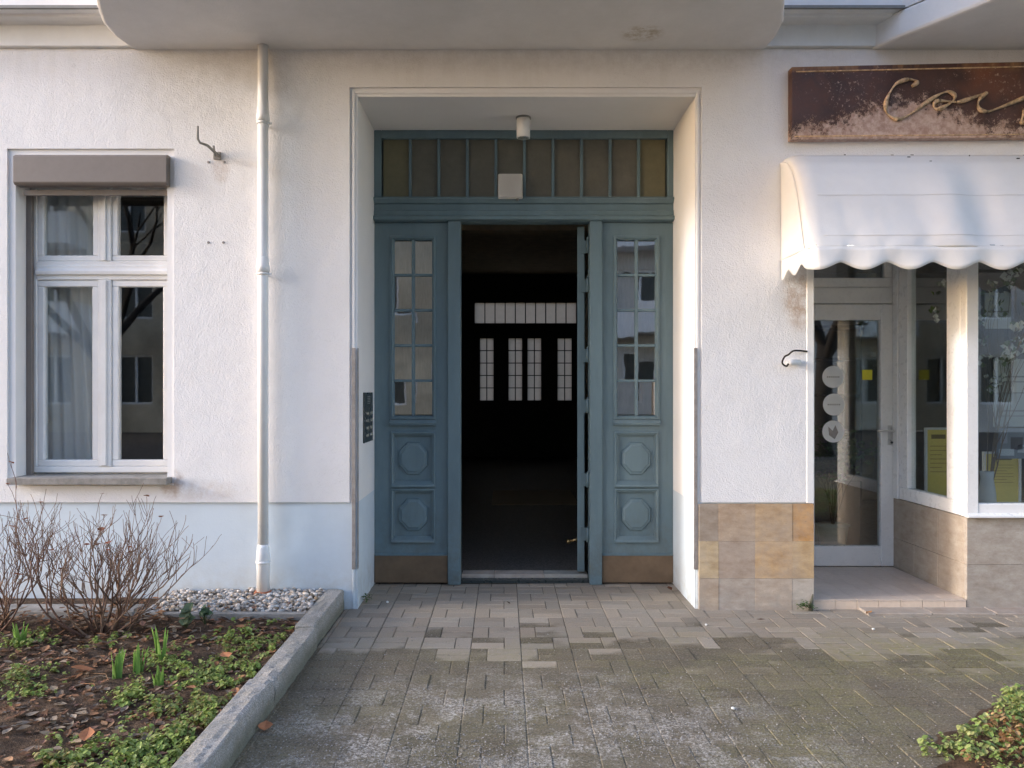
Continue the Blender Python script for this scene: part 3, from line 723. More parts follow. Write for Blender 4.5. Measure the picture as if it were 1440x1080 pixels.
# door step with tiles
DS = empty('door_step', (2.6, YW, 0), parent=B)
MB().box(SX0, 3.108, 5.178, YB + .1, -.05, .054).build('step_base', M['grout'], DS)
m = MB(); nX, nY = 7, 7; wx = (3.108 - SX0) / nX; wy = (YB - 5.165) / nY
for i in range(nX):
    for j in range(nY):
        v = rnd.uniform(.92, 1.06); m.col = (.60 * v, .50 * v, .42 * v)
        m.box(SX0 + i * wx + .0015, SX0 + (i + 1) * wx - .0015, 5.165 + j * wy + .0015, 5.165 + (j + 1) * wy - .0015, .0545, .064)
    v = rnd.uniform(.94, 1.05); m.col = (.66 * v, .54 * v, .43 * v)
    m.box(SX0 + i * wx + .0015, SX0 + (i + 1) * wx - .0015, 5.165, 5.1775, -.03, .0525)
m.build('step_tiles', M['tile'], DS, bevel=0.001)
# stall riser in travertine
SW = empty('shop_window', (3.6, YW, 0), parent=B)
m = MB(); rz = .615; zc = [-.04, .30, rz]
for j in range(2):
    for i in range(3):
        v = rnd.uniform(.9, 1.06); m.col = (.42 * v, .36 * v, .29 * v)
        m.box(3.112, 3.2, 5.20 + i * .316 + e, 5.20 + (i + 1) * .316 - e, zc[j] + e, zc[j+1] - e)
    xx = 3.112
    for wd in (.42, .55, .55, .55, .43):
        v = rnd.uniform(.86, 1.06); m.col = (.44 * v, .40 * v, .35 * v)
        m.box(xx + e, xx + wd - e, 5.168 + rnd.uniform(0, .002), 5.1995, zc[j] + e, zc[j+1] - e); xx += wd
m.build('stone_riser', M['trav'], SW, bevel=0.003)
MB().box(3.2005, SX1, 5.2, 6.1, -.05, .60).build('display_platform', M['shopwall'], SW)
fx0 = 3.112
m = MB()
# corner post, sill rails, head rails, inner post (side return) and far post
m.box(fx0, px(1374, 5.19), 5.172, 5.245, rz + .002, SZ1); m.box(fx0 + .002, fx0 + .07, 5.2455, 5.41, rz + .1, SZ1)
m.box(px(1374, 5.19), SX1, 5.176, 5.24, rz + .003, pz(708, 5.19)); m.box(px(1374, 5.19), SX1, 5.176, 5.24, SZ1 - .08, SZ1)
m.box(fx0 + .001, fx0 + .07, 5.2455, 6.06, rz + .003, rz + .0995); m.box(fx0 + .001, fx0 + .07, 5.4105, 5.93, SZ1 - .08, SZ1)
m.box(fx0 + .001, fx0 + .07, 5.9305, 6.06, rz + .1, SZ1); m.box(fx0 - .01, fx0 + .08, 6.0605, YB - .013, rz, SZ1)
m.box(5.52, SX1, 5.176, 5.24, pz(708, 5.19), SZ1 - .08)
m.build('window_frame', M['pvc'], SW, bevel=0.005)
m = MB(); m.ext_x([(5.1755, rz + .004), (5.135, rz + .004), (5.135, rz + .014), (5.1755, rz + .028)], fx0 - .008, SX1); m.build('window_sill', M['pvc'], SW)
MB().box(px(1372, 5.19), 5.53, 5.205, 5.211, pz(712, 5.19), SZ1 - .07).build('front_pane', M['glass'], SW)
MB().box(fx0 + .03, fx0 + .036, 5.4, 5.94, rz + .08, SZ1 - .07).build('side_pane', M['glass'], SW)
SR = empty('shop_room', (4, 6.3, 0.06), parent=B)
m = MB(); m.box(1.9, 6.6, 10, 10.1, -.05, 3.1); m.box(1.91, 2.0, 6.46, 10, -.05, 3.1); m.box(6.5, 6.6, 5.98, 10, -.05, 3.1); m.build('shop_wall', M['shopwall'], SR)
MB().box(2.0, 6.5, 5.98, 10, 3.0, 3.1).build('shop_ceiling', M['shopwall'], SR); MB().box(2.0, 6.5, 6.26, 10, -.05, .06).build('shop_floor', M['darkwood'], SR)
MB().box(SX0 - .045, SX0 + .003, YW - .019, YW - .002, .712, SZ1).build('corner_profile', M['pvc'], B, bevel=0.002)

# things on display in the shop
def board(name, u0, u1, v0, v1, Y, col, label, cat, prints, frame=None, lean=0.03):
    x0, x1, z0, z1 = px(u0, Y), px(u1, Y), pz(v1, Y), pz(v0, Y)
    t = empty(name, ((x0 + x1) / 2, Y, z0), label, cat)
    m = MB(); m.col = col; m.box(x0, x1, Y, Y + .012, z0, z1); m.build('sheet', M['tint'], t)
    m = MB()
    for (a, b, c, d, cc) in prints:
        m.col = cc; m.box(x0 + (x1 - x0) * a, x0 + (x1 - x0) * b, Y - .002, Y - .0004, z0 + (z1 - z0) * c, z0 + (z1 - z0) * d)
    m.build('print', M['tint'], t)
    if frame:
        m = MB(); m.mitre(x0 - .015, x1 + .015, z0 - .015, z1 + .015, [(0, Y + .01), (0, Y - .012), (.016, Y - .012), (.016, Y + .001)]); m.build('frame', frame, t)
    return t
yel = (0.85, 0.68, 0.18)
lines = [(.15, .85 - .2 * (i % 3 == 2), .76 - i * .06, .772 - i * .06, (0.48, 0.36, 0.10)) for i in range(7)] + [(.2, .8, .87, .93, (0.22, 0.16, 0.05))]
board('poster_board', 1385, 1432, 638, 706, 5.62, yel, 'yellow poster board standing low in the front shop window behind the dried branches', 'poster', lines, M['white'])
board('poster_board', 1303, 1336, 604, 704, 6.0, yel, 'yellow poster board with a pale frame seen through the narrow side window', 'poster', lines, M['white'])
board('photo_print', 1402, 1450, 602, 645, 5.42, (0.20, 0.23, 0.27), 'grey blue photo print hanging above the yellow poster in the front shop window', 'picture',
      [(.05, .5, .1, .32, (.5, .55, .6)), (.4, .75, .3, .7, (.06, .06, .07)), (.6, .95, .2, .45, (.45, .48, .52)), (.1, .3, .5, .9, (.33, .36, .42))])
for (v0, v1, cc, lab) in ((412, 462, (0.62, 0.66, 0.72), 'pale blue paper sheet hanging highest in the front shop window'), (505, 552, (0.55, 0.56, 0.52), 'pale grey paper sheet hanging at mid height in the front shop window'), (553, 600, (0.45, 0.47, 0.46), 'darker grey sheet hanging just above the photo print in the front shop window')):
    board('hanging_sheet', 1398 if v0 > 500 else 1386, 1460 if v0 > 500 else 1422, v0, v1, 5.55, cc, lab, 'paper', [(.1, .9, .45, .5, (.25, .25, .25)), (.1, .8, .3, .34, (.3, .3, .3))])
# vase with dried branches
vb = Vector((px(1388, 5.40), 5.40, .602))
V = empty('vase', vb, 'glass vase of dried branches with white blossoms in the front shop window', 'vase')
m = MB(); m.tube([vb + Vector((0, 0, z)) for z in (0, .05, .15, .25, .30)], [.05, .06, .055, .04, .045], 16); m.build('vessel', M['curtain'], V)
def branchy(m, p, d, length, rad, depth, spread, rs, upb=0.15, seg=4, tips=None, cols=((.1,.07,.05),), minr=0.0012, kids=(2, 3)):
    pts = [p.copy()]; dd = d.normalized()
    for i in range(seg):
        dd = (dd + Vector((rs.gauss(0, spread * .3), rs.gauss(0, spread * .3), rs.gauss(0, spread * .2) + upb * .3))).normalized()
        pts.append(pts[-1] + dd * length / seg)
    m.col = rs.choice(cols)
    m.tube(pts, [max(minr, rad * (1 - .55 * i / seg)) for i in range(seg + 1)], 7 if rad > .01 else 4, False)
    if depth <= 0:
        if tips is not None: tips.append((pts[-1], dd))
        return
    for q in range(rs.randint(*kids)):
        i = rs.randint(max(1, seg // 2), seg); base = pts[i]
        nd = (dd + Vector((rs.gauss(0, spread), rs.gauss(0, spread), rs.gauss(0, spread * .7) + upb))).normalized()
        branchy(m, base, nd, length * rs.uniform(.55, .85), rad * .58, depth - 1, spread, rs, upb, seg, tips, cols, minr, kids)
rs = random.Random(3); m = MB(); tips = []
for i in range(7): branchy(m, vb + Vector((0, 0, .05)), Vector((rs.uniform(-.12, .18), rs.uniform(-.15, .2), 1)), .75, .006, 2, .22, rs, .25, 5, tips, ((.16, .11, .08), (.22, .17, .12)))
m.build('branches', M['twig'], V)
def leafquad(m, p, n, up, L, W, col, fold=0.25):
    n = n.normalized(); side = n.cross(up); 
    if side.length < 1e-4: side = n.orthogonal()
    side.normalize(); u = side.cross(n).normalized()
    b = p; t = p + u * L; mid = p + u * L * .5
    k0 = len(m.v); m.col = col
    m.v += [tuple(b), tuple(mid + side * W * .5 + n * W * fold), tuple(t), tuple(mid - side * W * .5 + n * W * fold)]
    m.face((k0, k0+1, k0+2)); m.face((k0, k0+2, k0+3))
m = MB()
for (p, d) in tips:
    for q in range(6): leafquad(m, p + Vector((rs.gauss(0, .022), rs.gauss(0, .015), rs.gauss(0, .022))), Vector((rs.gauss(0, 1), -1, rs.gauss(0, 1))), Vector((0, 0, 1)), .045, .04, (.85, .86, .80) if rs.random() < .6 else (.16, .22, .08))
m.build('blossoms', M['leaf'], V)
# potted plant and low cupboard inside the door
pbx = Vector((px(1171, 6.75), 6.75, .061))
P = empty('potted_plant', pbx, 'potted plant in a pale green pot standing behind the shop door glass', 'plant')
m = MB(); m.tube([pbx, pbx + Vector((0, 0, .02)), pbx + Vector((0, 0, .22)), pbx + Vector((0, 0, .24)), pbx + Vector((0, 0, .235))], [.09, .10, .13, .145, .11], 20); m.build('pot', paint('pale_green_pot', (.40, .48, .44), .4), P)
m = MB(); tips = []
for i in range(6): branchy(m, pbx + Vector((0, 0, .2)), Vector((rs.uniform(-.2, .2), rs.uniform(-.2, .2), 1)), .38, .006, 2, .3, rs, .2, 4, tips)
m.build('stems', M['twig'], P)
m = MB()
for (p, d) in tips:
    for q in range(16): leafquad(m, p + Vector((rs.gauss(0, .04), rs.gauss(0, .04), rs.gauss(0, .04))), Vector((rs.gauss(0, 1), rs.gauss(0, 1), 1)), Vector((rs.gauss(0, 1), rs.gauss(0, 1), .4)), .07, .035, (.12, .20, .07))
m.build('foliage', M['leaf'], P)
m = MB(); m.box(2.75, 3.2, 6.9, 7.4, .061, .66); m.box(2.73, 3.22, 6.88, 7.42, .661, .70); m.build('low_cupboard', paint('cupboard', (.30, .22, .18), .5), label='low reddish brown cupboard inside the shop behind the door handle', cat='cupboard', bevel=.004)
C_ = empty('clothes_shelf', (2.6, 9.6, .061), 'dark shelf unit against the back wall of the shop', 'shelf')
m = MB()
for z in (.1, .5, .95, 1.4, 1.85, 2.25): m.box(2.15, 4.4, 9.5, 9.95, z, z + .03)
for x in (2.12, 3.25, 4.4): m.box(x, x + .03, 9.5, 9.95, .061, 2.3)
m.build('shelf_boards', M['darkwood'], C_)

# ------------------------------------------------------------------ awning
AX0, AX1, YA = 1.862, 5.9, 4.70
A = empty('awning', (AX0 + .5, YW, 2.2), 'white canvas shop awning with a scalloped lower edge above the shop front', 'awning')
proff = [(0.0, YW - .02, 3.035), (.05, 5.10, 3.03), (.10, 5.02, 3.00), (.18, 4.94, 2.93), (.28, 4.87, 2.83), (.40, 4.81, 2.69), (.55, 4.76, 2.54), (.70, 4.72, 2.42), (.82, YA, 2.345)]
def fold(x, t):
    b = .06 * math.exp(-((x - 2.78) / .14) ** 2) * math.sin(math.pi * min(1, t * 1.1)) - .06 * math.exp(-((x - 2.98) / .12) ** 2) * math.sin(math.pi * min(1, t * 1.15))
    return b * t + .016 * t * noise.noise((x * 3.1, t * 3, 7)) + .007 * t * noise.noise((x * 9, t * 7, 2)) + .003 * t * noise.noise((x * 22, t * 16 + x * 6, 4))
m = MB(); m.smooth = True; n = 260; fine = []
for i in range(len(proff) - 1):
    for q in range(5):
        w_ = q / 5; fine.append(tuple(proff[i][k2] * (1 - w_) + proff[i+1][k2] * w_ for k2 in range(3)))
fine.append(proff[-1])
rc = 0.11
for (t, y, z) in fine:
    dep = (YW - y) / (YW - YA)
    for i in range(n + 1):
        x = AX0 + (AX1 - AX0) * i / n
        e_ = max(0, 1 - (x - AX0) / rc); rnd_ = 1 - math.sqrt(max(0, 1 - e_ * e_))    # rounded shoulder at the corner
        yy = y + rnd_ * rc * .55 * dep; zz = z - rnd_ * rc * .42 * (1 - t)
        m.v.append((x, yy - fold(x, t), zz))
W_ = n + 1
for j in range(len(fine) - 1):
    for i in range(n): m.face((j*W_+i, (j+1)*W_+i, (j+1)*W_+i+1, j*W_+i+1))
# rolled seams
canopy = m.build('canopy', M['cloth'], A)
sol = canopy.modifiers.new('thick', 'SOLIDIFY'); sol.thickness = .003; sol.offset = -1
m = MB(); m.smooth = True
for (t, y, z) in fine:      # side cheek as strips from the wall to the canopy edge
    dep = (YW - y) / (YW - YA); yy = y + rc * .55 * dep; zz = z - rc * .42 * (1 - t)
    for q in range(9): m.v.append((AX0 - .006 * math.sin(q / 8 * math.pi) * (1 + .5 * math.sin(t * 20)), YW - .02 + (yy - YW + .02) * q / 8, zz if q == 8 else zz))
for j in range(len(fine) - 1):
    for q in range(8): m.face((j*9+q, j*9+q+1, (j+1)*9+q+1, (j+1)*9+q))
ck = m.build('side_cheek', M['cloth'], A); sol = ck.modifiers.new('thick', 'SOLIDIFY'); sol.thickness = .003
# valance
m = MB(); m.smooth = True; vt = 2.348
scp = 0.282
x = AX0 + .0; st = []
path = []
L0 = YW - .03 - (YA + .06); 
for i in range(61): path.append((AX0 - .003, YW - .03 - (L0) * i / 60, -L0 + L0 * i / 60))
for i in range(1, 500):
    xx = AX0 + (AX1 - AX0) * i / 500; e_ = max(0, 1 - (xx - AX0) / .07); path.append((xx, YA + .06 * e_ * e_ - .002, xx - AX0))
for (xx, yy, u) in path:
    ph = (u - .06) / (scp if u > 0 else .22); dz = .5 + .5 * math.cos(2 * math.pi * ph)
    dz = dz ** 0.8
    zb_ = 2.252 - .046 * dz + .006 * noise.noise((u * 2, 1, 1))
    if u < 0: zb_ = 2.255 - .05 * dz
    for q in range(6):
        t = q / 5; z = vt + (zb_ - vt) * t
        m.v.append((xx, yy - .012 * t * math.sin(2 * math.pi * ph + .5) * (1 if u > 0 else 0) - fold(xx, .85) * (1 - t) * .9 - .004 * t, z))
for i in range(len(path) - 1):
    for q in range(5): m.face((i*6+q, i*6+q+1, (i+1)*6+q+1, (i+1)*6+q))
vl = m.build('valance', M['cloth'], A); sol = vl.modifiers.new('thick', 'SOLIDIFY'); sol.thickness = .003
m = MB()
for (t_, dy) in ((.10, 0), (.40, 0), (.70, 0)):
    pr = min(fine, key=lambda f: abs(f[0] - t_)); m.tube([(AX0 + .10 + (AX1 - AX0 - .1) * i / 120, pr[1] - .003 - fold(AX0 + .10 + (AX1 - AX0 - .1) * i / 120, pr[0]), pr[2] + .001) for i in range(121)], .0014, 5)
m.build('seam', M['soffit'], A)
m = MB()
for i in range(16):
    t_, y, z = fine[rnd.randint(6, 14)]; x = rnd.uniform(2.0, 4.2); m = MB(); m.box(x, x + rnd.uniform(.006, .02), y - .006, y - .001, z - .003, z + .003); m.build('leaf_litter', M['bark'], A)
m = MB(); m.tube([(AX0 + .02, YW - .05, 2.36), (AX0 + .02, YA + .09, 2.36)], .012, 8); m.tube([(AX0 + .05, YA + .02, 2.355), (AX1, YA + .02, 2.355)], .012, 8); m.build('awning_bow', M['steel'], A)

# ------------------------------------------------------------------ shop sign
sx0, sx1, sY = px(1113, 5.10), 5.4, 5.10
SG = empty('shop_sign', ((sx0 + sx1) / 2, sY, 3.13), 'long weathered dark brown sign board with worn golden script above the awning', 'sign')
def sz(u, v): return Vector((px(1100 + u / 4.235, sY), sY - .008, pz(60 + v / 4.235, sY)))
top0 = pz(94, sY); top1 = pz(86, sY) + .04
bot = pz(196, sY)
m = MB(); m.fprism([(sx0, bot), (sx1, bot + .03), (sx1, top1), (sx0, top0)], sY, YS - .001); m.build('board', M['sign'], SG, bevel=.004)
m = MB(); d_ = (top1 - top0) / (sx1 - sx0)
m.tube([(sx0 + .03, sY - .002, top0 - .033), (sx1, sY - .002, top1 - .033)], .0045, 6); m.tube([(sx0 + .02, sY - .002, bot + .02), (sx1, sY - .002, bot + .05)], .004, 6)
m.build('gold_line', M['gold'], SG)
def smoothpts(P, n=8):
    out = []
    for i in range(len(P) - 1):
        a, b, c, d = P[max(0, i-1)], P[i], P[i+1], P[min(len(P)-1, i+2)]
        for q in range(n):
            t = q / n; out.append(0.5 * ((2*b) + (c-a)*t + (2*a-5*b+4*c-d)*t*t + (3*b-a-3*c+d)*t**3))
    out.append(P[-1]); return out
strokes = [[(770,262),(800,240),(775,224),(730,224),(675,248),(632,310),(612,370),(620,420),(660,452),(700,456),(770,420),(860,355),(930,312),(985,295),(1022,318),(1010,352),(960,384),(920,398),(898,380),(915,352),(975,352),(1045,356),(1110,338),(1215,300)],
           [(1215,300),(1180,330),(1162,365),(1172,400),(1215,413),(1290,390),(1440,330),(1560,285),(1590,300),(1560,350),(1570,390),(1640,380),(1760,320)],
           [(1470,372),(1440,410),(1425,450),(1422,476),(1440,470),(1500,400)]]
for st in strokes:
    P_ = smoothpts([sz(u, v) for u, v in st]); nP = len(P_)
    m = MB(); m.tube(P_, [(.0105 + .0045 * math.sin(i * .30)) for i in range(nP)], 7); m.build('script_letter', M['gold'], SG)

# ------------------------------------------------------------------ things fixed to the facade
dx_ = px(370, 5.10); dy_ = 5.10
DP = empty('drainpipe', (dx_, dy_, .1), 'white drainpipe running down the stucco between the window and the entrance', 'drainpipe')
m = MB(); m.tube([(dx_, dy_, .27), (dx_, dy_, 3.752)], .0345, 20); m.build('pipe', M['white'], DP)
for z in (pz(362, dy_), pz(150, dy_)):
    m = MB(); m.tube([(dx_, dy_, z - .10), (dx_, dy_, z - .098), (dx_, dy_, z - .055), (dx_, dy_, z - .05), (dx_, dy_, z)], [.037, .0425, .0425, .0395, .037], 20)
    m.tube([(dx_, dy_, z - .103), (dx_, dy_, z - .118)], .041, 20); m.box(dx_ + .036, dx_ + .055, dy_ - .01, dy_ + .006, z - .118, z - .103); m.tube([(dx_, dy_ + .03, z - .11), (dx_, YW, z - .11)], .006, 8)
    m.build('pipe_clamp', M['white'], DP)
m = MB(); m.tube([(dx_, dy_, .125), (dx_, dy_, .33), (dx_, dy_, .335), (dx_, dy_, .43), (dx_, dy_, .45)], [.042, .042, .0445, .040, .0345], 20); m.tube([(dx_, dy_, .325), (dx_, dy_, .34)], .047, 20); m.build('standpipe', M['white'], DP)
m = MB(); m.tube([(dx_, dy_, .05), (dx_, dy_, .11), (dx_, dy_, .14), (dx_, dy_, .142)], [.07, .068, .055, .043], 20); m.build('terracotta_collar', M['terra'], DP)

bxx, bzz = px(302, 5.13), pz(216, 5.13)
m = MB(); 
m.tube([(bxx + .02, YS, bzz - .01), (bxx - .02, 5.05, bzz + .03), (px(284, 5.0), 4.97, pz(203, 5.0)), (px(281, 5.0), 4.965, pz(198, 5.0)), (px(281, 5.0), 4.965, pz(180, 5.0))], [.011, .009, .008, .008, .007], 8)
m.tube([(bxx, YS - .03, bzz - .02), (bxx - .005, YS - .045, bzz + .05)], .007, 8); m.box(bxx - .02, bxx + .03, YS - .008, YS - .001, bzz - .03, bzz + .02)
m.build('wall_hook', M['sill'], label='small rusty grey flag holder hook on the stucco right of the window', cat='hook', bevel=.001)
scr = []
for (u, v) in ((293, 228), (315, 228), (293, 341), (314, 341)):
    m = MB(); m.tube([(px(u, YS), YS - .006, pz(v, YS)), (px(u, YS), YS, pz(v, YS))], [.007, .009], 10)
    lab = {(293, 228): 'left of the two small screws just under the wall hook', (315, 228): 'right of the two small screws just under the wall hook', (293, 341): 'left of the two lower small screws between window and drainpipe', (314, 341): 'right of the two lower small screws between window and drainpipe'}[(u, v)]
    m.build('screw', M['metal'], label=lab, cat='screw', group='screws left in the stucco wall')
# intercom on the left reveal
IC = empty('intercom_panel', (PX0, 5.55, 1.10), 'dark doorbell panel on the left reveal beside the entrance door', 'doorbell panel')
MB().box(PX0 + .0005, PX0 + .010, 5.375, 5.73, 1.10, 1.455).build('plate', M['dark'], IC, bevel=.002)
m = MB()
for i in range(4):
    for j in range(2): m = MB(); m.tube([(PX0 + .0105, 5.46 + j * .16, 1.15 + i * .052), (PX0 + .015, 5.46 + j * .16, 1.15 + i * .052)], .010, 10); m.build('button', M['steel'], IC)
m = MB()
for i in range(4):
    for j in range(2): m.col = (.35, .34, .28); m = MB(); m.col = (.35, .34, .28); m.box(PX0 + .0102, PX0 + .0122, 5.485 + j * .16, 5.55 + j * .16, 1.14 + i * .052, 1.16 + i * .052); m.build('name_plate', M['tint'], IC)
m = MB()
for i in range(5): m.box(PX0 + .0102, PX0 + .0118, 5.5, 5.6, 1.375 + i * .012, 1.380 + i * .012)
m.build('speaker_grille', M['steel'], IC)
# ceiling spot and square lamp
lx, ly = px(736, 5.57), 5.57
LS = empty('ceiling_spot', (lx, ly, PZ1 - .15), 'white cylindrical spotlight under the porch ceiling', 'lamp')
m = MB(); m.tube([(lx, ly, PZ1 - .012), (lx, ly, PZ1 - .148), (lx, ly, PZ1 - .150)], [.049, .049, .046], 28); m.build('housing', M['white'], LS)
MB().tube([(lx, ly, PZ1 - .012), (lx, ly, PZ1 - .0005)], .055, 28).build('mount', M['slate'], LS)
MB().tube([(lx, ly, PZ1 - .1505), (lx, ly, PZ1 - .153)], .040, 28).build('lens', M['glass'], LS)
LQ = empty('wall_lamp', (X(717), YD - .05, Z(283)), 'unlit square white glass lamp fixed to the transom above the open door', 'lamp')
q0, q1, w0, w1 = X(700), X(735), Z(283), Z(248)
m = MB(); m.fprism([(q0, w0), (q1, w0), (q1, w1), (q0, w1)], YD - .10, YD - .055, [(q0 + .008, w0 + .008), (q1 - .008, w0 + .008), (q1 - .008, w1 - .008), (q0 + .008, w1 - .008)]); m.build('shade', M['milk'], LQ, bevel=.008, seg=3)
m = MB(); m.box(q0 + .01, q1 - .01, YD - .0545, YD - .02, w0 + .01, w1 - .01); m.box(q1 - .05, q1 - .03, YD - .085, YD - .03, w0 - .006, w0 + .002); m.build('base', M['metal'], LQ, bevel=.003)
# cable end
m = MB(); c0 = Vector((px(1110, 5.1), 5.115, pz(506, 5.1)))
pp = [Vector((SX0 - .045, YS - .004, pz(494, 5.15))), Vector((px(1118, 5.12), 5.13, pz(493, 5.12))), c0 + Vector((.0, 0, .035)), c0 + Vector((-.03, -.01, .02)), c0 + Vector((-.045, -.01, -.02)), c0 + Vector((-.015, 0, -.042)), c0 + Vector((0, 0, -.025))]
m.tube(smoothpts(pp), .006, 8); m.build('cable_end', M['bark'], label='loose cable end curling from the wall beside the shop door', cat='cable')
m = MB(); m.tube([c0 + Vector((-.0, .0, -.02)), c0 + Vector((.03, .02, -.015)), Vector((px(1129, 5.1), 5.15, pz(509, 5.1)))], [.016, .022, .018], 12); m.build('cable_connector', M['white'], label='white cable connector hanging on the wall beside the shop door', cat='connector')

# ------------------------------------------------------------------ kerb stones
ys = [5.30, 4.38, 3.57, 2.62, 1.70, .78, -.2, -1.2]
for i in range(7):
    a, b = ys[i+1] + .003, (ys[i] if i else YW - .001) - .003; ox = rnd.uniform(-.010, .010); oz = rnd.uniform(-.010, .010)
    m = MB(); n = 60
    sec = [(-1.185, -.1), (-1.185, .118), (-1.178, .125), (-1.15, .127), (-1.12, .127), (-1.095, .126), (-1.078, .124), (-1.072, .116), (-1.070, .08), (-1.069, .04), (-1.067, -.1)]
    for k_ in range(n + 1):
        y = a + (b - a) * k_ / n
        for (sx_, sz_) in sec:
            nn = noise.noise((sx_ * 30 + sz_ * 20, y * 7, i)) * .007 + noise.noise((sx_ * 70 + sz_ * 60, y * 40, i)) * .006
            en = .012 if k_ in (0, n) else 0
            m.v.append((sx_ + ox + nn * (1 if sz_ > 0 else 0), y, sz_ + (oz + nn - en if sz_ > 0 else 0)))
    ns = len(sec)
    for k_ in range(n):
        for q in range(ns - 1): m.face((k_*ns+q, k_*ns+q+1, (k_+1)*ns+q+1, (k_+1)*ns+q))
    m.smooth = False; m.face(tuple(range(ns))); m.face(tuple(n*ns + q for q in reversed(range(ns))))
    lab = ['granite kerb stone meeting the wall beside the portal', 'second granite kerb stone from the wall along the flower bed', 'granite kerb stone at the bottom edge of the photo beside the leafy ground cover'] 
    if i < 3: m.build('kerb_stone', M['granite'], label=lab[i], cat='kerb', group='granite kerb stones edging the flower bed')
    else: m.build('kerb_stone', M['granite'], label=['', '', '', 'granite kerb stone just below the bottom edge of the photo', 'fifth granite kerb stone from the wall', 'sixth granite kerb stone from the wall', 'last granite kerb stone, farthest from the wall'][i], cat='kerb', group='granite kerb stones edging the flower bed')
# thin concrete edging in front of the pebbles
ed = [(-6.2, -2.45, 4.72, 4.80), (-2.40, -2.22, 4.71, 5.05), (-2.2, -1.2, 4.66, 4.71)]
m = MB(); m.box(-2.2, -1.2, 4.665, 4.705, .0, .118); m.build('edging_strip', M['sill'], label='narrow concrete edging strip in front of the white pebbles', cat='edging', bevel=.006)
m = MB(); m.box(-6.2, -2.26, 4.70, 4.86, .0, .122); m.build('edging_slab', M['sill'], label='flat concrete slab edge behind the bare shrubs along the wall', cat='edging', bevel=.008)
grid_mesh(-6.2, -2.26, 4.86, YW, 40, 8, lambda x, y: 0.07).build('wall_strip_soil', M['soil'], kind='structure')

# pebbles (stuff)
rs = random.Random(11); m = MB(); m.smooth = True
ico = [(0,0,1),(.894,0,.447),(.276,.851,.447),(-.724,.526,.447),(-.724,-.526,.447),(.276,-.851,.447),(.724,.526,-.447),(-.276,.851,-.447),(-.894,0,-.447),(-.276,-.851,-.447),(.724,-.526,-.447),(0,0,-1)]
icf = [(0,1,2),(0,2,3),(0,3,4),(0,4,5),(0,5,1),(1,6,2),(2,7,3),(3,8,4),(4,9,5),(5,10,1),(6,7,2),(7,8,3),(8,9,4),(9,10,5),(10,6,1),(11,7,6),(11,8,7),(11,9,8),(11,10,9),(11,6,10)]
def pebble(m, c, r, rs, flat=.6):
    a = rs.uniform(0, 6.28); sx, sy, sz_ = r * rs.uniform(.8, 1.3), r * rs.uniform(.7, 1.1), r * flat * rs.uniform(.8, 1.2)
    n = len(m.v); ca, sa = math.cos(a), math.sin(a)
    for (x, y, z) in ico:
        j = rs.uniform(.85, 1.12); x, y, z = x * sx * j, y * sy * j, z * sz_ * j
        m.v.append((c[0] + x * ca - y * sa, c[1] + x * sa + y * ca, c[2] + z))
    for f in icf: m.face(tuple(n + q for q in f))
for i in range(2600):
    x = rs.uniform(-2.22, -1.2); y = rs.uniform(4.715, YW - .01); r = rs.uniform(.009, .021)
    lim = -2.2 + .5 * rs.random() if rs.random() < .6 else -2.2
    if x < lim: continue
    v = rs.uniform(.30, .68) * (.5 if rs.random() < .22 else 1); t = rs.uniform(-.02, .07); m.col = (v + t, v * .97, v * .93 - t)
    pebble(m, (x, y, .09 + .035 * rs.random() + .015 * math.sin((y - 4.7) * 3)), r, rs)
m.build('pebbles', M['stone'], label='white and grey pebbles filling the strip along the wall', cat='pebbles', kind='stuff')
# grit on the paving (stuff)
m = MB()
for i in range(24000):
    x = rs.gauss(.15, .8); y = rs.gauss(2.75, .55)
    if noise.noise((x * 2.2, y * 2.2, 6)) < rs.uniform(-.25, .15): continue
    if rs.random() < .12: x = rs.uniform(-1.0, 3.2); y = rs.uniform(1.8, 4.9)
    if not (-1.05 < x < 4 and 1.2 < y < 5.0) or right_bed(x, y): continue
    v = rs.uniform(.10, .46); m.col = (v, v * .95, v * .88); pebble(m, (x, y, .003), rs.choice((.0015, .0022, .0022, .003, .004)), rs)
m.build('grit', M['stone'], label='fine pale grit scattered over the grey paving in the foreground', cat='grit', kind='stuff')
# a few light bits on the paving near the wall
# fallen leaves
def dead_leaf(m, x, y, z, L, rs, palette, curl=None):
    a = rs.uniform(0, 6.28); tl = rs.gauss(0, .35); cu = rs.uniform(.1, .5) if curl is None else curl
    col = rs.choice(palette); j = rs.uniform(.7, 1.25); m.col = tuple(c * j for c in col)
    ca, sa = math.cos(a), math.sin(a); n = len(m.v)
    out = [(0, 0), (.22, .26), (.45, .36), (.7, .26), (1, 0), (.7, -.26), (.45, -.38), (.22, -.24)]
    wz = rs.uniform(.6, 1.1)
    for (u, v) in [(.5, 0)] + out:
        u_, v_ = (u - .5) * L, v * L * wz; zz = z + abs(v) * L * cu * 1.2 + u_ * tl * .6 + rs.uniform(0, .003) + (abs(u - .5) ** 2) * L * cu
        m.v.append((x + u_ * ca - v_ * sa, y + u_ * sa + v_ * ca, zz))
    for q in range(8): m.face((n, n + 1 + q, n + 1 + (q + 1) % 8))
pal = [(.20, .10, .05), (.28, .15, .08), (.14, .07, .04), (.34, .20, .11), (.10, .06, .04), (.40, .20, .10), (.24, .13, .09), (.36, .27, .18), (.30, .24, .18), (.20, .15, .11)]
m = MB()
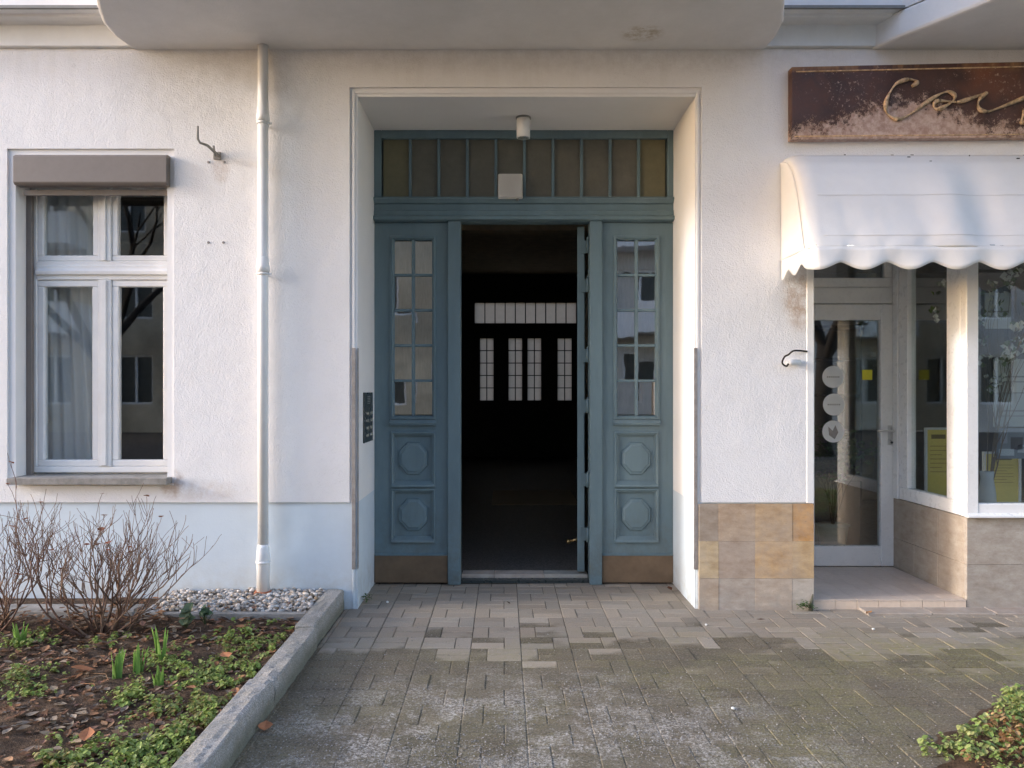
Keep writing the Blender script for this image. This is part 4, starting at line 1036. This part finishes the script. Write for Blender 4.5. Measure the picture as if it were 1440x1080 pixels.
for i in range(15000):
    x = rs.uniform(-4.6, -1.2); y = rs.uniform(.6, 4.68)
    if noise.noise((x * 2.6, y * 2.6, 9)) < rs.uniform(-.45, .1): continue
    dead_leaf(m, x, y, bed_h(x, y) + .003 + .006 * rs.random(), rs.choice((.012, .02, .03, .03, .04, .055)) * rs.uniform(.8, 1.2), rs, pal)
for i in range(60): dead_leaf(m, rs.uniform(-2.1, -1.22), rs.uniform(4.72, YW - .02), .125, rs.uniform(.02, .05), rs, pal)
for i in range(50): dead_leaf(m, rs.uniform(-4, -2.3), rs.uniform(4.87, YW - .03), .08, rs.uniform(.03, .06), rs, pal)
for i in range(130): 
    x = rs.uniform(2.0, 3.6); y = rs.uniform(2, 3.6)
    if right_bed(x, y): dead_leaf(m, x, y, rb_h(x, y) + .01, rs.uniform(.02, .05), rs, pal)
for i in range(420):
    x = rs.uniform(-4.2, -1.25); y = rs.uniform(1.2, 4.6); a = rs.uniform(0, 3.14); L = rs.uniform(.04, .16); z = bed_h(x, y) + .008; m.col = rs.choice(pal)
    m.tube([(x, y, z), (x + math.cos(a) * L * .5, y + math.sin(a) * L * .5, z + .008), (x + math.cos(a + .3) * L, y + math.sin(a + .3) * L, z)], .0016, 4, False)
m.build('fallen_leaves', M['dead'], label='brown fallen leaves strewn over the dark soil of the bed', cat='leaves', kind='stuff')
def single_leaf(u, v, zz, L, lab, pal2):
    Y = (H - zz) * F / (v - VY); m = MB(); r2 = random.Random(int(u * 7 + v)); dead_leaf(m, px(u, Y), Y, zz, L, r2, pal2, .22)
    m.build('fallen_leaf', M['dead'], label=lab, cat='leaf', group='single fallen leaves')
orange = [(.45, .19, .09)]
single_leaf(117, 942, .12, .11, 'large orange brown leaf lying in the middle of the soil left of the green shoots', orange)
single_leaf(122, 1035, .14, .12, 'upright orange leaf on the soil beside the lower ground cover', orange)
single_leaf(373, 1022, .015, .08, 'orange leaf lying on the paving against the kerb stone', orange)
single_leaf(317, 922, .13, .08, 'tan leaf caught in the green plants near the kerb', orange)
single_leaf(942, 828, .02, .06, 'rust brown leaf in the corner at the foot of the right door panel', [(.12, .045, .02)])
single_leaf(1222, 862, .012, .07, 'tan leaf in front of the tiled shop step', [(.42, .22, .10)])
single_leaf(1070, 872, .012, .06, 'dark brown leaf on the paving in front of the stone cladding', [(.10, .05, .03)])
single_leaf(715, 848, .01, .035, 'tiny dark leaf on the paving in front of the open door', [(.07, .05, .03)])

# ------------------------------------------------------------------ green ground cover (stuff)
def cover(m, x, y, z, rs, size=.02, k_=7, cols=None):
    st = Vector((x, y, z)); hh = rs.uniform(.015, .05)
    for q in range(k_):
        a = rs.uniform(0, 6.28); el = rs.uniform(.15, .9); r = rs.uniform(.2, 1) * size * 1.5
        p = st + Vector((math.cos(a) * r, math.sin(a) * r, hh * rs.uniform(.3, 1)))
        nrm = Vector((math.cos(a) * el, math.sin(a) * el, 1)); up = Vector((math.cos(a), math.sin(a), 0))
        c = rs.choice(cols); j = rs.uniform(.7, 1.3); s_ = size * rs.uniform(.7, 1.3)
        leafoval(m, p, nrm, up, s_, s_ * .75, tuple(v * j for v in c))
def leafoval(m, p, n, up, L, W, col):
    n = n.normalized(); side = n.cross(up); side = side.normalized() if side.length > 1e-4 else n.orthogonal().normalized()
    u = side.cross(n).normalized() * -1; k0 = len(m.v); m.col = col
    for (a, b, c) in ((0, 0, 0), (.35, .5, .12), (.75, .42, .1), (1, 0, -.08), (.75, -.42, .1), (.35, -.5, .12), (.5, 0, 0)):
        m.v.append(tuple(p + u * L * a + side * W * b + n * L * c))
    for q in range(6): m.face((k0 + 6, k0 + q, k0 + (q + 1) % 6))
greens = [(.27, .35, .08), (.33, .41, .10), (.19, .27, .06), (.37, .42, .14), (.24, .31, .09)]
# patches measured in the photo: (col, row, half width px, half height px, density)
greens2 = [(.27, .33, .09), (.30, .34, .12), (.20, .30, .07), (.26, .22, .08)]
patches = [(30, 950, 45, 22, 170), (365, 905, 60, 22, 430), (300, 945, 70, 16, 240), (180, 975, 30, 12, 90), (235, 925, 40, 20, 110), (345, 940, 40, 15, 130),
           (250, 985, 60, 14, 180), (300, 1000, 50, 16, 220), (130, 1062, 60, 22, 210), (215, 1055, 75, 28, 420), (290, 1040, 40, 25, 260), (180, 1085, 90, 20, 260), (60, 895, 30, 10, 40), (15, 905, 25, 10, 70), (150, 900, 25, 12, 30)]
m = MB()
for (u, v, du, dv, cnt) in patches:
    for i in range(int(cnt * 0.8)):
        uu = rs.gauss(u, du * .55); vv = rs.gauss(v, dv * .6); Y = (H - .11) * F / (vv - VY); x = px(uu, Y)
        if x > -1.2 or Y > 4.62: continue
        if noise.noise((x * 9, Y * 9, 5)) < rs.uniform(-.5, .25): continue
        cover(m, x, Y, bed_h(x, Y) - .005, rs, rs.choice((.011, .014, .018, .024)), 8, greens if noise.noise((x * 4, Y * 4, 15)) < .1 else greens2)
for i in range(500):
    x = rs.uniform(-5, -1.25); y = rs.uniform(0, 2.6)
    if noise.noise((x * 1.5, y * 1.5, 4)) > -.05: cover(m, x, y, bed_h(x, y), rs, .022, 7, greens)
m.build('ground_cover', M['leaf'], label='low green leafy ground cover growing in the flower bed', cat='ground cover', kind='stuff')
m = MB(); mixg = [(.34, .40, .13), (.42, .44, .17), (.30, .16, .07), (.22, .32, .09), (.40, .27, .13)]
for i in range(9500):
    x = 3.3 + rs.uniform(-1.7, 1.7); y = 2.45 + rs.uniform(-1.3, 1.3)
    if ((x - 3.3) / 1.72) ** 2 + ((y - 2.45) / 1.30) ** 2 > 1 + .25 * noise.noise((x * 4, y * 4, 2)): continue
    tone = mixg[:2] + [mixg[3]] if noise.noise((x * 2.5, y * 2.5, 8)) > -.05 else mixg[2:]
    cover(m, x, y, rb_h(x, y) + .05 * rs.random(), rs, rs.choice((.014, .019, .025)), 9, tone)
m.build('pit_ground_cover', M['leaf'], label='green and reddish ground cover spilling over the paving at lower right', cat='ground cover', kind='stuff')
# thin dry stalks in the right bed
# green shoots
def shoots(u, v, zz, n, hh, lab):
    Y = (H - zz) * F / (v - VY); c = Vector((px(u, Y), Y, bed_h(px(u, Y), Y) - .01)); m = MB(); m.smooth = True
    for q in range(n):
        a = rs.uniform(0, 6.28); b = c + Vector((math.cos(a) * .018, math.sin(a) * .018, 0)); lean = Vector((rs.gauss(0, .05), rs.gauss(0, .05), 1)).normalized(); L = hh * rs.uniform(.7, 1.05)
        j = rs.uniform(.8, 1.2); m.col = (.20 * j, .36 * j, .08 * j); w_ = rs.uniform(.008, .012); sd_ = Vector((math.cos(a + 1.2), math.sin(a + 1.2), 0)); k0 = len(m.v)
        for i in range(7):
            t = i / 6; p = b + lean * L * t + Vector((math.cos(a), math.sin(a), 0)) * .015 * t * t; ww = w_ * (1 - t ** 3) + .0008
            m.v += [tuple(p - sd_ * ww), tuple(p + Vector((math.cos(a), math.sin(a), 0)) * .003), tuple(p + sd_ * ww)]
        for i in range(6):
            for q2 in range(2): m.face((k0+i*3+q2, k0+i*3+q2+1, k0+(i+1)*3+q2+1, k0+(i+1)*3+q2))
    m.build('bulb_shoots', M['leaf'], label=lab, cat='plant', group='tufts of bulb shoots in the bed')
shoots(164, 947, .10, 9, .16, 'leftmost upright tuft of bright green bulb shoots in the open soil')
shoots(194, 942, .10, 8, .15, 'middle upright tuft of green bulb shoots between two others')
shoots(227, 925, .10, 9, .17, 'rightmost and tallest of the three green bulb shoot tufts')
shoots(28, 905, .10, 10, .14, 'pale green bulb shoots at the left edge under the bare shrub')
shoots(222, 960, .10, 7, .12, 'short green bulb shoots rising out of the ground cover')
def rosette(u, v, zz, n, L, lab, col):
    Y = (H - zz) * F / (v - VY); x = px(u, Y); c = Vector((x, Y, bed_h(x, Y))); m = MB()
    for q in range(n):
        a = rs.uniform(0, 6.28); el = rs.uniform(.2, 1.0); p = c + Vector((math.cos(a), math.sin(a), 0)) * rs.uniform(0, .05) + Vector((0, 0, rs.uniform(.02, .10)))
        j = rs.uniform(.8, 1.25); leafoval(m, p, Vector((math.cos(a) * el, math.sin(a) * el - .6, 1)), Vector((math.cos(a), math.sin(a), 0)), L * rs.uniform(.7, 1.2), L * .8, tuple(v_ * j for v_ in col))
        m.col = (.10, .12, .05); m.tube([c, p], .002, 4, False)
    m.build('leafy_plant', M['leaf'], label=lab, cat='plant')
rosette(262, 882, .10, 14, .07, 'broad leaved grey green plant between the shrub and the pebbles', (.15, .20, .11))
rosette(288, 872, .10, 9, .06, 'darker broad leaved plant close to the pebbles', (.08, .14, .07))
def weed(u, v, Y, L, lab, n=26):
    x = px(u, Y); m = MB()
    for q in range(n): cover(m, x + rs.gauss(0, L * .5), Y + rs.uniform(-.03, .0), rs.uniform(0, L * .6), rs, .014, 4, [(.06, .12, .03), (.09, .16, .04)])
    m.build('weed', M['leaf'], label=lab, cat='weed')
weed(1131, 860, 5.13, .05, 'small green weed at the foot of the stone cladding beside the step')
weed(517, 846, 5.33, .035, 'tiny weed in the joint at the foot of the left reveal', 14)
m = MB(); m.col = (.12, .12, .09); q0 = Vector((SX0 - .03, 5.135, .0)); m.tube([q0, q0 + Vector((.008, .003, .06)), q0 + Vector((.018, .006, .11))], [.016, .012, .003], 8); m.build('dry_stalk', M['twig'], label='short dark stump of a plant in the corner of cladding and step', cat='stump')
for (u, v, c_, lab) in ((545, 848, .8, 'small white pebble on the paving beside the left reveal'), (993, 880, .8, 'small white pebble on the paving in front of the right reveal'), (1228, 886, .75, 'small white pebble on the paving in front of the shop step'), (1031, 998, .7, 'small pale pebble alone on the mossy paving at right')):
    Y = H * F / (v - VY); m = MB(); m.smooth = True; m.col = (c_, c_, c_ * .95); pebble(m, (px(u, Y), Y, .007), .012, rs); m.build('pebble', M['stone'], label=lab, cat='pebble')

# ------------------------------------------------------------------ bare shrubs
def shrub(base, n, h, lab, seed, lean=0.0):
    r2 = random.Random(seed); t = empty('bare_shrub', base, lab, 'shrub', 'bare winter shrubs in front of the wall'); m = MB(); tips = []
    cols = ((.19, .115, .085), (.25, .155, .11), (.14, .09, .068), (.28, .19, .135))
    for i in range(n):
        a = r2.uniform(0, 6.28); rad = r2.uniform(0, .15); out = r2.uniform(.1, 1.4)
        p = base + Vector((math.cos(a) * rad, math.sin(a) * rad * .6, -.02))
        d = Vector((math.cos(a) * out + lean, math.sin(a) * out * .45, .8))
        branchy(m, p, d, h * r2.uniform(.34, .5), r2.uniform(.0055, .011), 3, .42, r2, .20, 7, tips, cols, .0012, (2, 4))
    m.build('branches', M['twig'], t)
    m = MB()
    for (p, d) in tips:
        if r2.random() < .035: dead_leaf(m, p.x, p.y, p.z, r2.uniform(.03, .05), r2, [(.30, .10, .05), (.22, .09, .05)])
    for i in range(130): dead_leaf(m, base.x + r2.gauss(0, .2), base.y + r2.gauss(0, .08), base.z + r2.uniform(.0, .12), r2.uniform(.03, .06), r2, pal)
    m.build('withered_leaves', M['dead'], t)
shrub(Vector((px(142, 4.42), 4.42, .09)), 19, .82, 'bare brown shrub with many thin branches under the window', 5, .08)
shrub(Vector((px(-18, 4.45), 4.45, .09)), 12, .80, 'bare shrub cut off by the left edge of the photo', 8, .0)

# ------------------------------------------------------------------ across the street (seen in the window reflections)
def opposite(x0, x1, y, h, mat, lab, nx_, nz_):
    b = empty('apartment_building', ((x0 + x1) / 2, y, 0), lab, 'building'); holes = []
    wpx = (x1 - x0) / nx_
    for i in range(nx_):
        for j in range(nz_):
            cx = x0 + (i + .5) * wpx; z = 1.0 + j * 3.1; holes.append((cx - .65, cx + .65, z, z + 1.8))
    m = MB(); holed(m, x0, x1, -.1, h, holes, y - .4, y); m.box(x0, x1, y - 10, y - .401, -.1, h); m.build('wall', mat, b)
    for k_, (a, bb, c, d) in enumerate(holes):
        wf_ = MB(); wf(wf_, a, bb, c, d, .08, y - .2, y - .12); wf_.box((a+bb)/2 - .04, (a+bb)/2 + .04, y - .2, y - .12, c + .08, d - .08); f_ = wf_.build('window', M['white'], b)
        WL[f_] = WL[b]; p_ = MB(); p_.box(a + .01, bb - .01, y - .24, y - .23, c + .01, d - .01); po = p_.build('pane', M['dark'], f_)
    for i in range(0, nx_, 3):
        cx = x0 + (i + .5) * wpx
        for j in range(1, nz_): MB().box(cx - 1.4, cx + 1.4, y + .001, y + 1.2, .6 + j * 3.1 - .2, .6 + j * 3.1 + .9).build('balcony', M['white'], b)
    m = MB(); m.ext_x([(y + .4, h), (y - 5, h + 3.2), (y - 10.2, h)], x0 - .3, x1 + .3); m.build('roof', M['roof'], b)
opposite(-18, 3, -17, 16.5, M['facade2'], 'grey beige rendered apartment house across the street with white balconies', 7, 5)
opposite(3.5, 26, -17.5, 15.0, M['facade3'], 'pale rendered apartment house across the street', 7, 4)
rs = random.Random(21)
def tree(x, y, h, lab, seed):
    r2 = random.Random(seed); t = empty('bare_tree', (x, y, 0), lab, 'tree', 'bare street trees across the pavement'); m = MB(); m.smooth = True
    th_ = h * .28; m.tube([(x, y, -.1), (x, y, .3), (x + .05, y, th_ * .6), (x + .08, y, th_)], [h * .034, h * .024, h * .021, h * .019], 12); m.build('trunk', M['bark'], t)
    m = MB(); tips = []
    for q in range(5):
        a = q * 1.3 + r2.random(); branchy(m, Vector((x + .08, y, th_ * r2.uniform(.85, 1))), Vector((math.cos(a) * .7, math.sin(a) * .7, 1)), h * .33, h * .012, 4, .38, r2, .18, 4, tips, ((.03, .024, .018),), .006, (2, 3))
    m.build('crown', M['bark'], t)
tree(7.25, -5.2, 9.0, 'bare street tree with a forked trunk opposite the shop', 4)
tree(-8.3, -4.8, 8.0, 'bare street tree opposite the left window', 9)
tree(14, -6, 9, 'bare street tree further along the street on the right', 13)
